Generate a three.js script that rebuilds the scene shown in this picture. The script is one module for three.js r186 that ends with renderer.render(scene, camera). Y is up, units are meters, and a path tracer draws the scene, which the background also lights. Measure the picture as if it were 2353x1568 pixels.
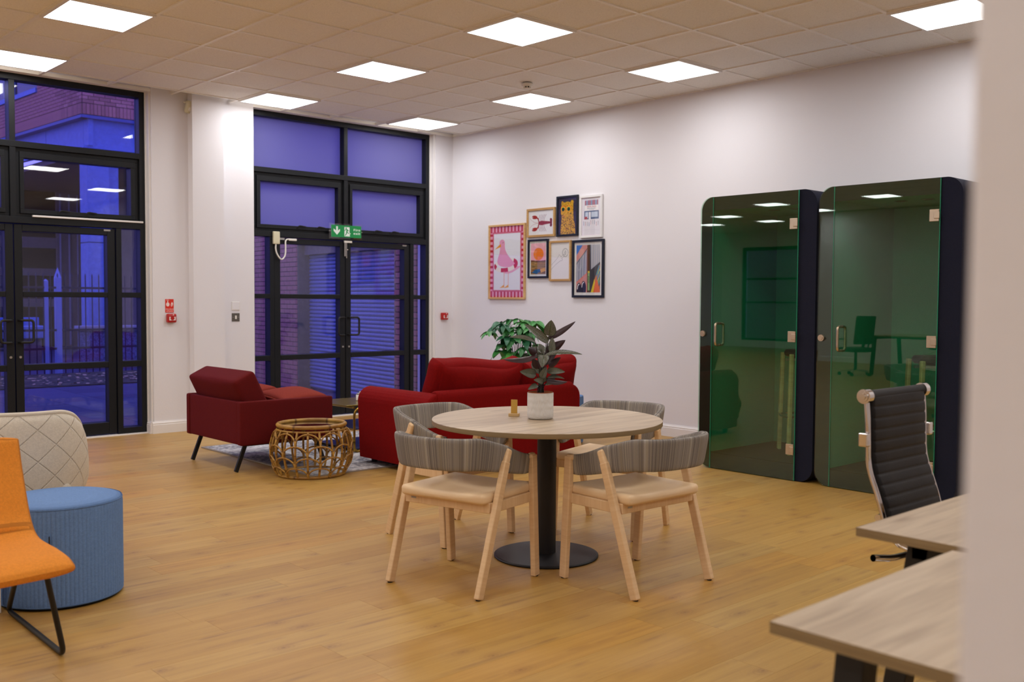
import * as THREE from 'three';
import { RoundedBoxGeometry } from 'three/addons/geometries/RoundedBoxGeometry.js';
import { mergeGeometries, mergeVertices } from 'three/addons/utils/BufferGeometryUtils.js';
import { RectAreaLightUniformsLib } from 'three/addons/lights/RectAreaLightUniformsLib.js';

// ------------------------------------------------------------------ camera, sky, exposure
const V3 = (x, y, z) => new THREE.Vector3(x, y, z);
const scene = new THREE.Scene();
const EYE = V3(-7.60, 1.345, 9.575), H = 3.332;          // eye, ceiling height; the room corner is the origin
const YAW = 0.753576, PITCH = 0.044938, ROLL = 0.006820, FOCAL = 2255.385;
const FWD = V3(Math.sin(YAW) * Math.cos(PITCH), -Math.sin(PITCH), -Math.cos(YAW) * Math.cos(PITCH));
const RIGHT = V3(Math.cos(YAW), 0, Math.sin(YAW)), UPV = RIGHT.clone().cross(FWD);
const camera = new THREE.PerspectiveCamera(2 * Math.atan(784 / FOCAL) * 180 / Math.PI, 2353 / 1568, 0.05, 200);
{
  const r = RIGHT.clone().multiplyScalar(Math.cos(ROLL)).addScaledVector(UPV, Math.sin(ROLL));
  const u = UPV.clone().multiplyScalar(Math.cos(ROLL)).addScaledVector(RIGHT, -Math.sin(ROLL));
  camera.position.copy(EYE);
  camera.quaternion.setFromRotationMatrix(new THREE.Matrix4().makeBasis(r, u, FWD.clone().negate()));
  camera.setViewOffset(2353, 1568, 1176.5 - 1225.772, 784 - 789.651, 2353, 1568);
  camera.focus = 6.0; camera.userData.fStop = 3.0;
}
const SKY = new THREE.Color().setRGB(0.38, 0.36, 1.9);   // late dusk
scene.background = SKY;
const LAMP = 11.5, LAMP_COLOR = new THREE.Color().setRGB(0.985, 0.99, 1.0);
const renderer = new THREE.WebGLRenderer({ antialias: true });
renderer.toneMapping = THREE.LinearToneMapping;
renderer.toneMappingExposure = 1.0;
renderer.shadowMap.enabled = true;
RectAreaLightUniformsLib.init();

// ------------------------------------------------------------------ helpers
let seed = 7;
const rnd = () => { seed = (seed * 1664525 + 1013904223) >>> 0; return seed / 4294967296; };
const rr = (a, b) => a + (b - a) * rnd();
const R = (d) => d * Math.PI / 180;
const hash = (x, y, s) => { let h = (x * 374761393 + y * 668265263 + s * 982451653) | 0; h = Math.imul(h ^ (h >>> 13), 1274126177); return ((h ^ (h >>> 16)) >>> 0) / 4294967296; };
const sm = (t) => t * t * (3 - 2 * t);
function vn(x, y, px, py, s = 1) {                       // value noise that repeats after px, py cells
  const xi = Math.floor(x), yi = Math.floor(y), fx = sm(x - xi), fy = sm(y - yi);
  const m = (a, n) => ((a % n) + n) % n, a = m(xi, px), b = m(xi + 1, px), c = m(yi, py), d = m(yi + 1, py);
  const p = hash(a, c, s), q = hash(b, c, s), r = hash(a, d, s), t = hash(b, d, s);
  return p + (q - p) * fx + (r - p) * fy + (p - q - r + t) * fx * fy;
}
const fbm = (u, v, px, py, s, oct = 4) => { let a = 0.5, t = 0, n = 0; for (let k = 0; k < oct; k++) { t += a * vn(u * px, v * py, px, py, s + k); n += a; a *= 0.5; px *= 2; py *= 2; } return t / n; };
const cl = (x, a = 0, b = 1) => Math.min(b, Math.max(a, x));
const mixc = (a, b, t) => [a[0] + (b[0] - a[0]) * t, a[1] + (b[1] - a[1]) * t, a[2] + (b[2] - a[2]) * t];
function tex(w, h, fn, srgb = true) {                    // fn(u, v, x, y) -> grey 0..1 or [r, g, b] 0..255
  const d = new Uint8Array(w * h * 4);
  for (let y = 0, k = 0; y < h; y++) for (let x = 0; x < w; x++, k += 4) {
    const c = fn((x + 0.5) / w, (y + 0.5) / h, x, y);
    if (typeof c === 'number') d[k] = d[k + 1] = d[k + 2] = cl(c) * 255; else { d[k] = cl(c[0], 0, 255); d[k + 1] = cl(c[1], 0, 255); d[k + 2] = cl(c[2], 0, 255); }
    d[k + 3] = 255;
  }
  const t = new THREE.DataTexture(d, w, h);
  t.wrapS = t.wrapT = THREE.RepeatWrapping; t.magFilter = THREE.LinearFilter; t.minFilter = THREE.LinearMipmapLinearFilter; t.generateMipmaps = true;
  if (srgb) t.colorSpace = THREE.SRGBColorSpace;
  t.needsUpdate = true;
  return t;
}
function canvasTex(w, h, draw) {
  const c = document.createElement('canvas'); c.width = w; c.height = h;
  draw(c.getContext('2d'), w, h);
  const t = new THREE.CanvasTexture(c); t.colorSpace = THREE.SRGBColorSpace; t.anisotropy = 8;
  return t;
}
const std = (o) => new THREE.MeshStandardMaterial({ roughness: 0.6, ...o });
const phys = (o) => new THREE.MeshPhysicalMaterial({ roughness: 0.6, ...o });
const taken = {};
const numbered = (n) => { const k = taken[n] = (taken[n] ?? -1) + 1; return k ? n + '_' + String(k).padStart(3, '0') : n; };
const tag = (o, label, category, group, kind) => { o.userData.label = label; if (category) o.userData.category = category; if (group) o.userData.group = group; if (kind) o.userData.kind = kind; return o; };
function thing(name, label, category, [x, y, z] = [0, 0, 0], turn = 0, group) {
  const o = new THREE.Group(); o.name = numbered(name); scene.add(o); o.position.set(x, y, z); o.rotation.y = turn;
  return tag(o, label, category, group);
}
function struct(name, label) { const o = new THREE.Group(); o.name = name; scene.add(o); o.userData.kind = 'structure'; if (label) o.userData.label = label; return o; }
function part(name, geo, m, parent, pos, rot) {
  const o = new THREE.Mesh(Array.isArray(geo) ? merge(geo) : geo, m);
  o.name = parent === scene ? numbered(name) : name; o.castShadow = o.receiveShadow = true;
  if (pos) o.position.set(...pos); if (rot) o.rotation.set(...rot);
  parent.add(o); return o;
}
function merge(list) {
  list = list.map((g) => { g = g.index ? g.toNonIndexed() : g; for (const k of Object.keys(g.attributes)) if (!['position', 'normal', 'uv'].includes(k)) g.deleteAttribute(k); return g; });
  return mergeGeometries(list, false);
}
function copyOf(root, [x, y, z], turn, label) { const r = root.clone(); r.name = numbered(root.name.replace(/_\d{3}$/, '')); scene.add(r); r.position.set(x, y, z); r.rotation.set(0, turn, 0); r.userData = { ...root.userData, label }; return r; }
function boxUV(g, s = 1, swap = false) {                 // texture coordinates in metres, by the way each face points
  const p = g.attributes.position, n = g.attributes.normal, uv = new Float32Array(p.count * 2);
  for (let i = 0; i < p.count; i++) {
    const x = p.getX(i), y = p.getY(i), z = p.getZ(i), ax = Math.abs(n.getX(i)), ay = Math.abs(n.getY(i)), az = Math.abs(n.getZ(i));
    let a, b; if (ay >= ax && ay >= az) { a = x; b = z; } else if (ax >= az) { a = z; b = y; } else { a = x; b = y; }
    if (swap) [a, b] = [b, a];
    uv[2 * i] = a / s; uv[2 * i + 1] = b / s;
  }
  g.setAttribute('uv', new THREE.BufferAttribute(uv, 2)); return g;
}
const box = (w, h, d, x = 0, y = 0, z = 0, r = 0, s = 1) => {
  const g = r > 0 ? new RoundedBoxGeometry(w, h, d, 2, Math.min(r, w / 2.01, h / 2.01, d / 2.01)) : new THREE.BoxGeometry(w, h, d);
  boxUV(g, s); g.translate(x, y, z); return g;
};
const span = (x0, x1, y0, y1, z0, z1, r = 0, s = 1) => box(x1 - x0, y1 - y0, z1 - z0, (x0 + x1) / 2, (y0 + y1) / 2, (z0 + z1) / 2, r, s);
const cyl = (r0, r1, h, x = 0, y = 0, z = 0, seg = 24) => new THREE.CylinderGeometry(r0, r1, h, seg).translate(x, y, z);
function beam(a, b, w, d, r = 0.004, hint = V3(0, 0, 1), s = 1) {   // a bar from a to b: w along hint, d across
  const A = V3(...a), B = V3(...b), L = A.distanceTo(B), g = box(d, L, w, 0, 0, 0, r, s);
  const y = B.clone().sub(A).normalize(), x = y.clone().cross(hint).normalize(), z = x.clone().cross(y);
  g.applyMatrix4(new THREE.Matrix4().makeBasis(x, y, z)); g.translate((A.x + B.x) / 2, (A.y + B.y) / 2, (A.z + B.z) / 2); return g;
}
const tube = (pts, r, seg = 40, rad = 8, closed = false) => new THREE.TubeGeometry(new THREE.CatmullRomCurve3(pts.map((p) => V3(...p)), closed, 'centripetal'), seg, r, rad, closed);
function bent(pts, rc, r, seg = 60, rad = 8) {           // a tube with straight runs and rounded corners
  const path = new THREE.CurvePath(), P = pts.map((p) => V3(...p)); let last = P[0];
  for (let i = 1; i < P.length - 1; i++) {
    const a = P[i - 1].clone().sub(P[i]), b = P[i + 1].clone().sub(P[i]), k = Math.min(rc, a.length() * 0.49, b.length() * 0.49);
    const s = P[i].clone().addScaledVector(a.normalize(), k), e = P[i].clone().addScaledVector(b.normalize(), k);
    path.add(new THREE.LineCurve3(last, s)); path.add(new THREE.QuadraticBezierCurve3(s, P[i].clone(), e)); last = e;
  }
  path.add(new THREE.LineCurve3(last, P[P.length - 1]));
  const cc = new THREE.CatmullRomCurve3(path.curves.flatMap((c, i) => { const n = c.isLineCurve3 ? 3 : 6, q = c.getPoints(n); return i ? q.slice(1) : q; }), false, 'centripetal');
  return new THREE.TubeGeometry(cc, seg, r, rad, false);
}
const lathe = (pts, seg = 40) => new THREE.LatheGeometry(pts.map((p) => new THREE.Vector2(p[0], p[1])), seg);
function cushion(w, h, d, r, bx = 0, by = 0, bz = 0, seg = 14, warp) {   // an upholstered block: rounded edges, faces that swell
  const g = new THREE.BoxGeometry(2, 2, 2, seg, seg, seg), p = g.attributes.position, e = (t) => Math.sin(t * Math.PI / 2);
  for (let i = 0; i < p.count; i++) {
    const a = e(p.getX(i)), b = e(p.getY(i)), c = e(p.getZ(i));
    const q = V3(a * w / 2, b * h / 2, c * d / 2), k = V3(cl(q.x, -w / 2 + r, w / 2 - r), cl(q.y, -h / 2 + r, h / 2 - r), cl(q.z, -d / 2 + r, d / 2 - r)), o = q.clone().sub(k);
    if (o.length() > 1e-9) q.copy(k).addScaledVector(o.normalize(), r);
    q.x += Math.sign(a) * Math.abs(a) ** 3 * bx * (1 - b * b) * (1 - c * c); q.y += Math.sign(b) * Math.abs(b) ** 3 * by * (1 - a * a) * (1 - c * c); q.z += Math.sign(c) * Math.abs(c) ** 3 * bz * (1 - a * a) * (1 - b * b);
    if (warp) warp(q, a, b, c);
    p.setXYZ(i, q.x, q.y, q.z);
  }
  g.deleteAttribute('uv'); g.deleteAttribute('normal');
  const m = mergeVertices(g, 1e-5); m.computeVertexNormals(); return boxUV(m);
}
function sweep(frames, closedSection = true) {            // frames: [{p, s: [points]}], one ring of points each; capped
  const n = frames.length, m = frames[0].length, pos = [], uv = [], idx = []; let L = 0;
  for (let i = 0; i < n; i++) {
    if (i) L += frames[i][0].distanceTo(frames[i - 1][0]);
    let c = 0;
    for (let j = 0; j <= m; j++) { const q = frames[i][j % m]; if (j) c += q.distanceTo(frames[i][j - 1]); pos.push(q.x, q.y, q.z); uv.push(L, c); }
  }
  for (let i = 0; i < n - 1; i++) for (let j = 0; j < m; j++) { const a = i * (m + 1) + j, b = a + m + 1; idx.push(a, b, a + 1, a + 1, b, b + 1); }
  for (const [i, flip] of [[0, false], [n - 1, true]]) {
    const c = frames[i].reduce((s, q) => s.add(q), V3(0, 0, 0)).divideScalar(m), k = pos.length / 3; pos.push(c.x, c.y, c.z); uv.push(0, 0);
    for (let j = 0; j < m; j++) { const a = i * (m + 1) + j; if (flip) idx.push(k, a + 1, a); else idx.push(k, a, a + 1); }
  }
  const g = new THREE.BufferGeometry(); g.setAttribute('position', new THREE.Float32BufferAttribute(pos, 3)); g.setAttribute('uv', new THREE.Float32BufferAttribute(uv, 2)); g.setIndex(idx); g.computeVertexNormals(); return g;
}
function rrShape(x0, x1, y0, y1, rl, rg = rl) {           // rounded outline: rl at the low-x side, rg at the high-x side
  const s = new THREE.Shape();
  s.moveTo(x0 + rl, y0); s.lineTo(x1 - rg, y0); if (rg) s.absarc(x1 - rg, y0 + rg, rg, -Math.PI / 2, 0); s.lineTo(x1, y1 - rg); if (rg) s.absarc(x1 - rg, y1 - rg, rg, 0, Math.PI / 2);
  s.lineTo(x0 + rl, y1); if (rl) s.absarc(x0 + rl, y1 - rl, rl, Math.PI / 2, Math.PI); s.lineTo(x0, y0 + rl); if (rl) s.absarc(x0 + rl, y0 + rl, rl, Math.PI, Math.PI * 1.5); return s;
}
const rectHole = (x0, x1, y0, y1) => { const h = new THREE.Path(); h.moveTo(x0, y0); h.lineTo(x0, y1); h.lineTo(x1, y1); h.lineTo(x1, y0); h.closePath(); return h; };
const extrude = (s, d, b = 0, seg = 2, cs = 12) => new THREE.ExtrudeGeometry(s, { depth: d - 2 * b, bevelEnabled: b > 0, bevelThickness: b, bevelSize: b, bevelOffset: -b, bevelSegments: seg, curveSegments: cs }).translate(0, 0, b);
function inFrame(x, y, z, pad = 60) {                     // whether a point falls in the photograph, and how large a metre is there
  const q = V3(x, y, z).sub(EYE), d = q.dot(FWD); if (d < 0.3) return 0;
  const u = 1225.8 + FOCAL * q.dot(RIGHT) / d, v = 789.7 - FOCAL * q.dot(UPV) / d;
  return u > -pad && u < 2353 + pad && v > -pad && v < 1568 + pad ? FOCAL / d : 0;
}

// ------------------------------------------------------------------ textures and materials
const grain = tex(256, 256, (u, v) => 0.86 + 0.14 * (0.6 * vn(u * 128, v * 128, 128, 128, 3) + 0.4 * vn(u * 32, v * 32, 32, 32, 4)));
const weave = tex(128, 128, (u, v, x, y) => 0.5 + 0.25 * Math.sin(u * Math.PI * 2 * 32) * Math.sin(v * Math.PI * 2 * 32) + 0.25 * vn(u * 64, v * 64, 64, 64, 5), false);
const feltBump = tex(256, 256, (u, v) => 0.5 * vn(u * 128, v * 128, 128, 128, 8) + 0.5 * vn(u * 64, v * 64, 64, 64, 9), false);
const paintBump = tex(256, 256, (u, v) => fbm(u, v, 24, 24, 12, 3), false);
function woodRows(u, v, s, lo, mid, hi, px, py) {         // long fibres along u
  const w = fbm(u, v, 3 * px, 6 * py, s, 3), f = fbm(u, v + w * 0.03, 4 * px, 96 * py, s + 9, 3), c = fbm(u, v, 2 * px, 10 * py, s + 21, 3);
  const t = cl(0.55 * f + 0.75 * c - 0.15);
  return t < 0.5 ? mixc(lo, mid, t * 2) : mixc(mid, hi, t * 2 - 1);
}
const floorTex = tex(2048, 2048, (u, v) => {
  const k = Math.floor(v * 8), b = v * 8 - k, s = 40 + k * 13;
  let c = woodRows(u, b * 0.12 + k * 0.12, s, [167, 128, 66], [184, 143, 73], [194, 154, 86], 1, 8);
  const tone = [1.0, 0.97, 1.03, 0.985, 1.015, 0.96, 1.04, 0.99][k], warm = [0, 3, -2, 5, -4, 2, -3, 1][k];
  for (let q = 0; q < 2; q++) {                           // knots and cathedral figure, dark streaks beside them
    const kx = hash(k, q, 71), ky = 0.2 + 0.6 * hash(k, q, 72), dx = (u - kx) / (0.035 + 0.03 * hash(k, q, 73)), dy = (b - ky) / 0.16, e = Math.sqrt(dx * dx + dy * dy);
    if (hash(k, q, 74) > 0.25) { const rings = 0.5 + 0.5 * Math.sin(e * 16 + 3 * fbm(u, v, 40, 40, 5, 2)); c = mixc(c, [140, 100, 54], cl(0.5 * Math.exp(-e * e * 1.1) * (0.5 + 0.5 * rings) + 0.5 * Math.exp(-e * e * 30))); }
    const streak = Math.exp(-(((b - ky - 0.1) / 0.05) ** 2)) * cl(fbm(u, k * 0.13, 9, 8, 77 + q, 3) * 2.6 - 1.35); c = mixc(c, [142, 104, 58], 0.7 * streak);
  }
  return [c[0] * tone + warm, c[1] * tone, c[2] * tone - warm];
});
const oakTex = tex(1024, 1024, (u, v) => {
  let c = woodRows(u, v, 301, [150, 128, 104], [186, 165, 138], [208, 190, 165], 1, 1);
  const s = cl(fbm(u, v, 4, 40, 333, 3) * 2.4 - 1.3); c = mixc(c, [128, 106, 84], 0.55 * s);
  for (let q = 0; q < 5; q++) { const e = Math.hypot((u - hash(q, 1, 9)) / 0.05, (v - hash(q, 2, 9)) / 0.012); c = mixc(c, [120, 96, 74], 0.55 * Math.exp(-e * e)); }
  return c;
});
const edgeTex = tex(512, 128, (u, v) => woodRows(u, v, 411, [112, 92, 64], [140, 118, 84], [160, 138, 102], 2, 1));
const beechTex = tex(512, 512, (u, v) => woodRows(u, v, 511, [218, 180, 134], [229, 194, 150], [236, 204, 163], 1, 1));
const paleTex = tex(512, 512, (u, v) => woodRows(u, v, 611, [196, 160, 108], [214, 182, 130], [226, 198, 148], 1, 1));
const stripeTex = tex(1024, 256, (u, v, x, y) => {        // woven stripes: bands of yarn of many greys across the band
  const a = vn(u * 300, 0, 300, 1, 61), b = vn(u * 110, 0, 110, 1, 62), c = vn(u * 24, 0, 24, 1, 63), t = 0.5 * a + 0.35 * b + 0.25 * c - 0.05;
  const y2 = 0.94 + 0.06 * Math.sin(v * Math.PI * 2 * 60) * Math.sin(u * Math.PI * 2 * 240);
  const p = mixc([100, 93, 88], [194, 187, 178], cl(t * 1.15 - 0.08)), w = b > 0.72 ? [6, 4, -3] : a < 0.2 ? [-6, -6, 2] : [0, 0, 0];
  return [(p[0] + w[0]) * y2, (p[1] + w[1]) * y2, (p[2] + w[2]) * y2];
});
const rugTex = tex(1024, 1024, (u, v) => {
  const big = fbm(u, v, 5, 5, 81, 4), fine = fbm(u, v, 60, 60, 91, 3), dash = vn(u * 90, v * 240, 90, 240, 95);
  const t = cl((big - 0.42) * 2.2 + (fine - 0.5) * 1.6 + (dash - 0.5) * 0.7 + 0.35); return mixc([214, 212, 212], [104, 106, 118], t);
});
const tileTex = tex(256, 256, (u, v, x, y) => { const f = vn(u * 128, v * 128, 128, 128, 101), s = hash(x >> 1, y >> 1, 103) > 0.975 ? 0.94 : 1; return (0.955 + 0.045 * f) * s; });
const caneTex = tex(512, 64, (u, v) => { const n = Math.exp(-(((u * 3) % 1 - 0.5) ** 2) * 900), f = fbm(u, v, 6, 16, 121, 3), c = cl(fbm(u, v, 9, 2, 131, 3) * 2 - 0.55); return mixc(mixc(mixc([168, 124, 52], [204, 164, 80], f), [112, 70, 24], 0.7 * c), [84, 52, 20], 0.8 * n); });
const brickTone = tex(256, 256, (u, v) => 0.78 + 0.22 * fbm(u, v, 24, 24, 141, 4));
const pebbleTex = tex(512, 512, (u, v) => { const a = vn(u * 90, v * 90, 90, 90, 151), b = vn(u * 40, v * 40, 40, 40, 152); return 0.45 + 0.55 * (0.6 * a + 0.4 * b); });
const groundTex = tex(1024, 1024, (u, v) => { const a = fbm(u, v, 30, 30, 161, 4), b = fbm(u, v, 6, 6, 165, 3); return mixc([44, 52, 34], [104, 104, 70], cl(a * 1.2 - 0.2 + (b - 0.5) * 0.5)); });
const rep = (t, a, b = a) => { const c = t.clone(); c.repeat.set(a, b); c.needsUpdate = true; return c; };

const M = {
  wall: std({ color: 0xe7e4e8, roughness: 0.85, bumpMap: rep(paintBump, 4), bumpScale: 0.0003 }),
  gloss: std({ color: 0xece8e6, roughness: 0.32 }),
  ceil: std({ color: 0xf5f0e8, roughness: 0.95, map: rep(tileTex, 1.6), bumpMap: rep(feltBump, 1.6), bumpScale: 0.0008 }),
  bar: std({ color: 0xf0ebe4, roughness: 0.45 }),
  lampFrame: std({ color: 0xe8e4e0, roughness: 0.4 }),
  lamp: std({ color: 0xffffff, roughness: 0.5, emissive: 0xffffff, emissiveIntensity: 3.2 }),
  plank: std({ map: floorTex, roughness: 0.42, bumpMap: floorTex, bumpScale: 0.0004 }),
  sub: std({ color: 0x6b4a2a, roughness: 0.9 }),
  alu: phys({ color: 0x191b1f, roughness: 0.42, specularIntensity: 0.5 }),
  glass: phys({ color: 0xffffff, roughness: 0.0, transmission: 1, thickness: 0, ior: 1.52 }),
  frost: phys({ color: 0x9d9ab8, roughness: 1.0, transmission: 0.8, thickness: 0, ior: 1.5 }),
  oak: std({ map: oakTex, roughness: 0.42 }), oakEdge: std({ map: rep(edgeTex, 1.2, 8), roughness: 0.5 }),
  beech: std({ map: beechTex, roughness: 0.45 }), pale: std({ map: paleTex, roughness: 0.45 }),
  stripe: std({ map: stripeTex, roughness: 0.92, bumpMap: rep(weave, 18), bumpScale: 0.0006 }),
  leather: std({ color: 0xeacaa0, roughness: 0.48, bumpMap: rep(feltBump, 5), bumpScale: 0.0003 }),
  blackMetal: std({ color: 0x16151a, roughness: 0.5 }),
  black: std({ color: 0x0e0e10, roughness: 0.55 }),
  burgundy: phys({ color: 0x661819, specularIntensity: 0.25, roughness: 0.9, map: rep(grain, 5), bumpMap: rep(weave, 14), bumpScale: 0.0008, sheen: 0.15, sheenRoughness: 0.6, sheenColor: new THREE.Color(0x8a3a38) }),
  rust: phys({ color: 0x8c362b, specularIntensity: 0.25, roughness: 0.9, map: rep(grain, 5), bumpMap: rep(weave, 14), bumpScale: 0.0008, sheen: 0.2, sheenColor: new THREE.Color(0x904838) }),
  velvet: phys({ color: 0x840e0e, specularIntensity: 0.2, roughness: 0.85, map: rep(grain, 3), bumpMap: rep(feltBump, 4), bumpScale: 0.0008, sheen: 0.12, sheenRoughness: 0.4, sheenColor: new THREE.Color(0xc02018) }),
  cane: std({ map: caneTex, roughness: 0.42 }),
  darkGlass: phys({ color: 0x160c10, roughness: 0.05, clearcoat: 0.6 }),
  rug: std({ map: rugTex, roughness: 1, bumpMap: rugTex, bumpScale: 0.004 }), rugEdge: std({ color: 0x9c9288, roughness: 1 }),
  gold: std({ color: 0xa9873a, roughness: 0.32, metalness: 0.9 }),
  goldTop: std({ color: 0x8f7a34, roughness: 0.3, metalness: 0.75 }),
  navyShelf: std({ color: 0x232a52, roughness: 0.3 }),
  felt: std({ color: 0x10142c, roughness: 1, map: rep(grain, 6), bumpMap: rep(feltBump, 6), bumpScale: 0.001 }),
  green: std({ color: 0x36ac88, roughness: 1, map: rep(grain, 6), bumpMap: rep(feltBump, 6), bumpScale: 0.001 }),
  podBlack: std({ color: 0x151417, roughness: 0.7 }), podFloor: std({ color: 0x17140f, roughness: 1, map: rep(grain, 6) }),
  podGlass: phys({ color: 0xe2f5ea, roughness: 0.0, transmission: 1, thickness: 0, ior: 1.56 }),
  glassEdge: std({ color: 0x2f9c78, roughness: 0.25 }),
  steel: std({ color: 0xc8b8a4, roughness: 0.32, metalness: 0.85 }), chrome: std({ color: 0xd8d4d2, roughness: 0.08, metalness: 1 }),
  brass: std({ color: 0xc4b59c, roughness: 0.25, metalness: 0.9 }),
  blueFelt: std({ color: 0x7095cc, roughness: 0.95, map: rep(grain, 5), bumpMap: rep(feltBump, 5), bumpScale: 0.001 }),
  orange: std({ color: 0xf0952f, roughness: 0.95, map: rep(grain, 6), bumpMap: rep(feltBump, 6), bumpScale: 0.001 }),
  cream: std({ color: 0xe8e0d0, roughness: 0.6, map: rep(grain, 4) }),
  blackLeather: phys({ color: 0x171516, roughness: 0.5, specularIntensity: 0.5, bumpMap: rep(feltBump, 6), bumpScale: 0.0004 }),
  whitePlastic: std({ color: 0xe8e4dc, roughness: 0.4 }), creamPlastic: std({ color: 0xd9d2b4, roughness: 0.4 }),
  greyMetal: std({ color: 0xa8a4a0, roughness: 0.35, metalness: 0.6 }),
  red: std({ color: 0xb31412, roughness: 0.35 }),
  pot: std({ color: 0xd8d4cf, roughness: 0.9, bumpMap: rep(tex(512, 128, (u, v) => 0.5 * (0.5 + 0.5 * Math.sin(v * 6.283 * 26 + 3 * vn(u * 60, v * 20, 60, 20, 171))) + 0.5 * vn(u * 120, v * 40, 120, 40, 172), false), 1), bumpScale: 0.003 }),
  terracotta: std({ color: 0xa2572e, roughness: 0.9 }), soil: std({ color: 0x1c130d, roughness: 1 }),
  stem: std({ color: 0x2c3a1a, roughness: 0.6 }), stemDark: std({ color: 0x2a1518, roughness: 0.6 }),
  frameOak: std({ map: rep(paleTex, 1), color: 0xe8d8c0, roughness: 0.5 }), frameLight: std({ map: rep(paleTex, 1), color: 0xfff2e2, roughness: 0.5 }),
  frameNavy: std({ color: 0x0c1426, roughness: 0.4 }), frameWhite: std({ color: 0xe6e4e4, roughness: 0.45 }), paper: std({ color: 0xe9e7e6, roughness: 0.8 }),
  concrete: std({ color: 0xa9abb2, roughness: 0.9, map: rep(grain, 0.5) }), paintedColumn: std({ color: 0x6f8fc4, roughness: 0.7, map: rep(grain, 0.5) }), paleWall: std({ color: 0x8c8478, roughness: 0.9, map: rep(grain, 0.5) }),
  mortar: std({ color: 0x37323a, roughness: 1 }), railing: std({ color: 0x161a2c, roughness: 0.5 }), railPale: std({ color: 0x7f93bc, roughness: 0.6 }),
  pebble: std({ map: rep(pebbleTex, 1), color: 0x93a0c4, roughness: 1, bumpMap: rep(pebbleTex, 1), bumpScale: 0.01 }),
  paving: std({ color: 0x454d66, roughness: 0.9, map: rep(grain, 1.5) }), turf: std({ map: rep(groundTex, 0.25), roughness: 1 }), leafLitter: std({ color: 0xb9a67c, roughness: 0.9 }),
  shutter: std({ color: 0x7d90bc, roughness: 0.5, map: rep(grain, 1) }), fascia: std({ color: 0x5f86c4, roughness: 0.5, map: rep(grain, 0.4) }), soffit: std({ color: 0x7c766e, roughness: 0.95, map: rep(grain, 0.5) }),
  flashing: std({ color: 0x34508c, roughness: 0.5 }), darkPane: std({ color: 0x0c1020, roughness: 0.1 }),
};
const brickMats = [0xcf8a7c, 0xc27f74, 0xd89484, 0xb5776c].map((c) => std({ color: c, roughness: 0.95, map: rep(brickTone, 2) }));

// ------------------------------------------------------------------ floor
const X0 = -19, Z0 = -8, Z1 = 14;                       // far ends of the open-plan office
{
  const floor = struct('floor', 'warm oak laminate floor laid in long planks');
  part('subfloor', span(X0 - 0.3, 0.3, -0.25, -0.009, -0.3, Z1 + 0.3), M.sub, floor);
  part('subfloor', span(X0 - 0.3, -6.5, -0.25, -0.009, Z0 - 0.3, -0.3), M.sub, floor);
  const W = 0.193, L = 1.285, cache = {}, list = [];
  const plank = (len, k, flip) => cache[[len.toFixed(3), k, flip]] ??= (() => {
    const g = new THREE.BoxGeometry(len - 0.0008, 0.009, W - 0.0008), p = g.attributes.position, n = g.attributes.normal, uv = g.attributes.uv;
    for (let i = 0; i < p.count; i++) {
      let a = (p.getX(i) + len / 2) / L, b = p.getZ(i) / W + 0.5; if (flip) { a = 1 - a; b = 1 - b; }
      uv.setXY(i, a, (k + 0.02 + 0.96 * b) / 8);
    }
    return g;
  })();
  for (let r = 0; ; r++) {
    const zc = Z1 - W / 2 - r * W; if (zc < Z0) break;
    const xe = zc > 0.0 ? 0 : -6.5;
    let x = X0 - rr(0, L);
    while (x < xe) {
      const a = Math.max(x, X0), b = Math.min(x + L, xe), len = b - a;
      if (len > 0.03) { const s = Math.max(inFrame(a, 0, zc), inFrame((a + b) / 2, 0, zc), inFrame(b, 0, zc)); list.push({ x: (a + b) / 2, z: zc, s: s * Math.sqrt(len), g: plank(len, Math.floor(rnd() * 8), rnd() > 0.5) }); }
      x += L;
    }
  }
  list.sort((a, b) => b.s - a.s);
  list.slice(0, 300).forEach((o) => part('plank', o.g, M.plank, floor, [o.x, -0.0045, o.z]));
  const rest = part('planks_beyond', list.slice(300).map((o) => o.g.clone().translate(o.x, -0.0045, o.z)), M.plank, floor); rest.userData.kind = 'stuff';
}
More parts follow.
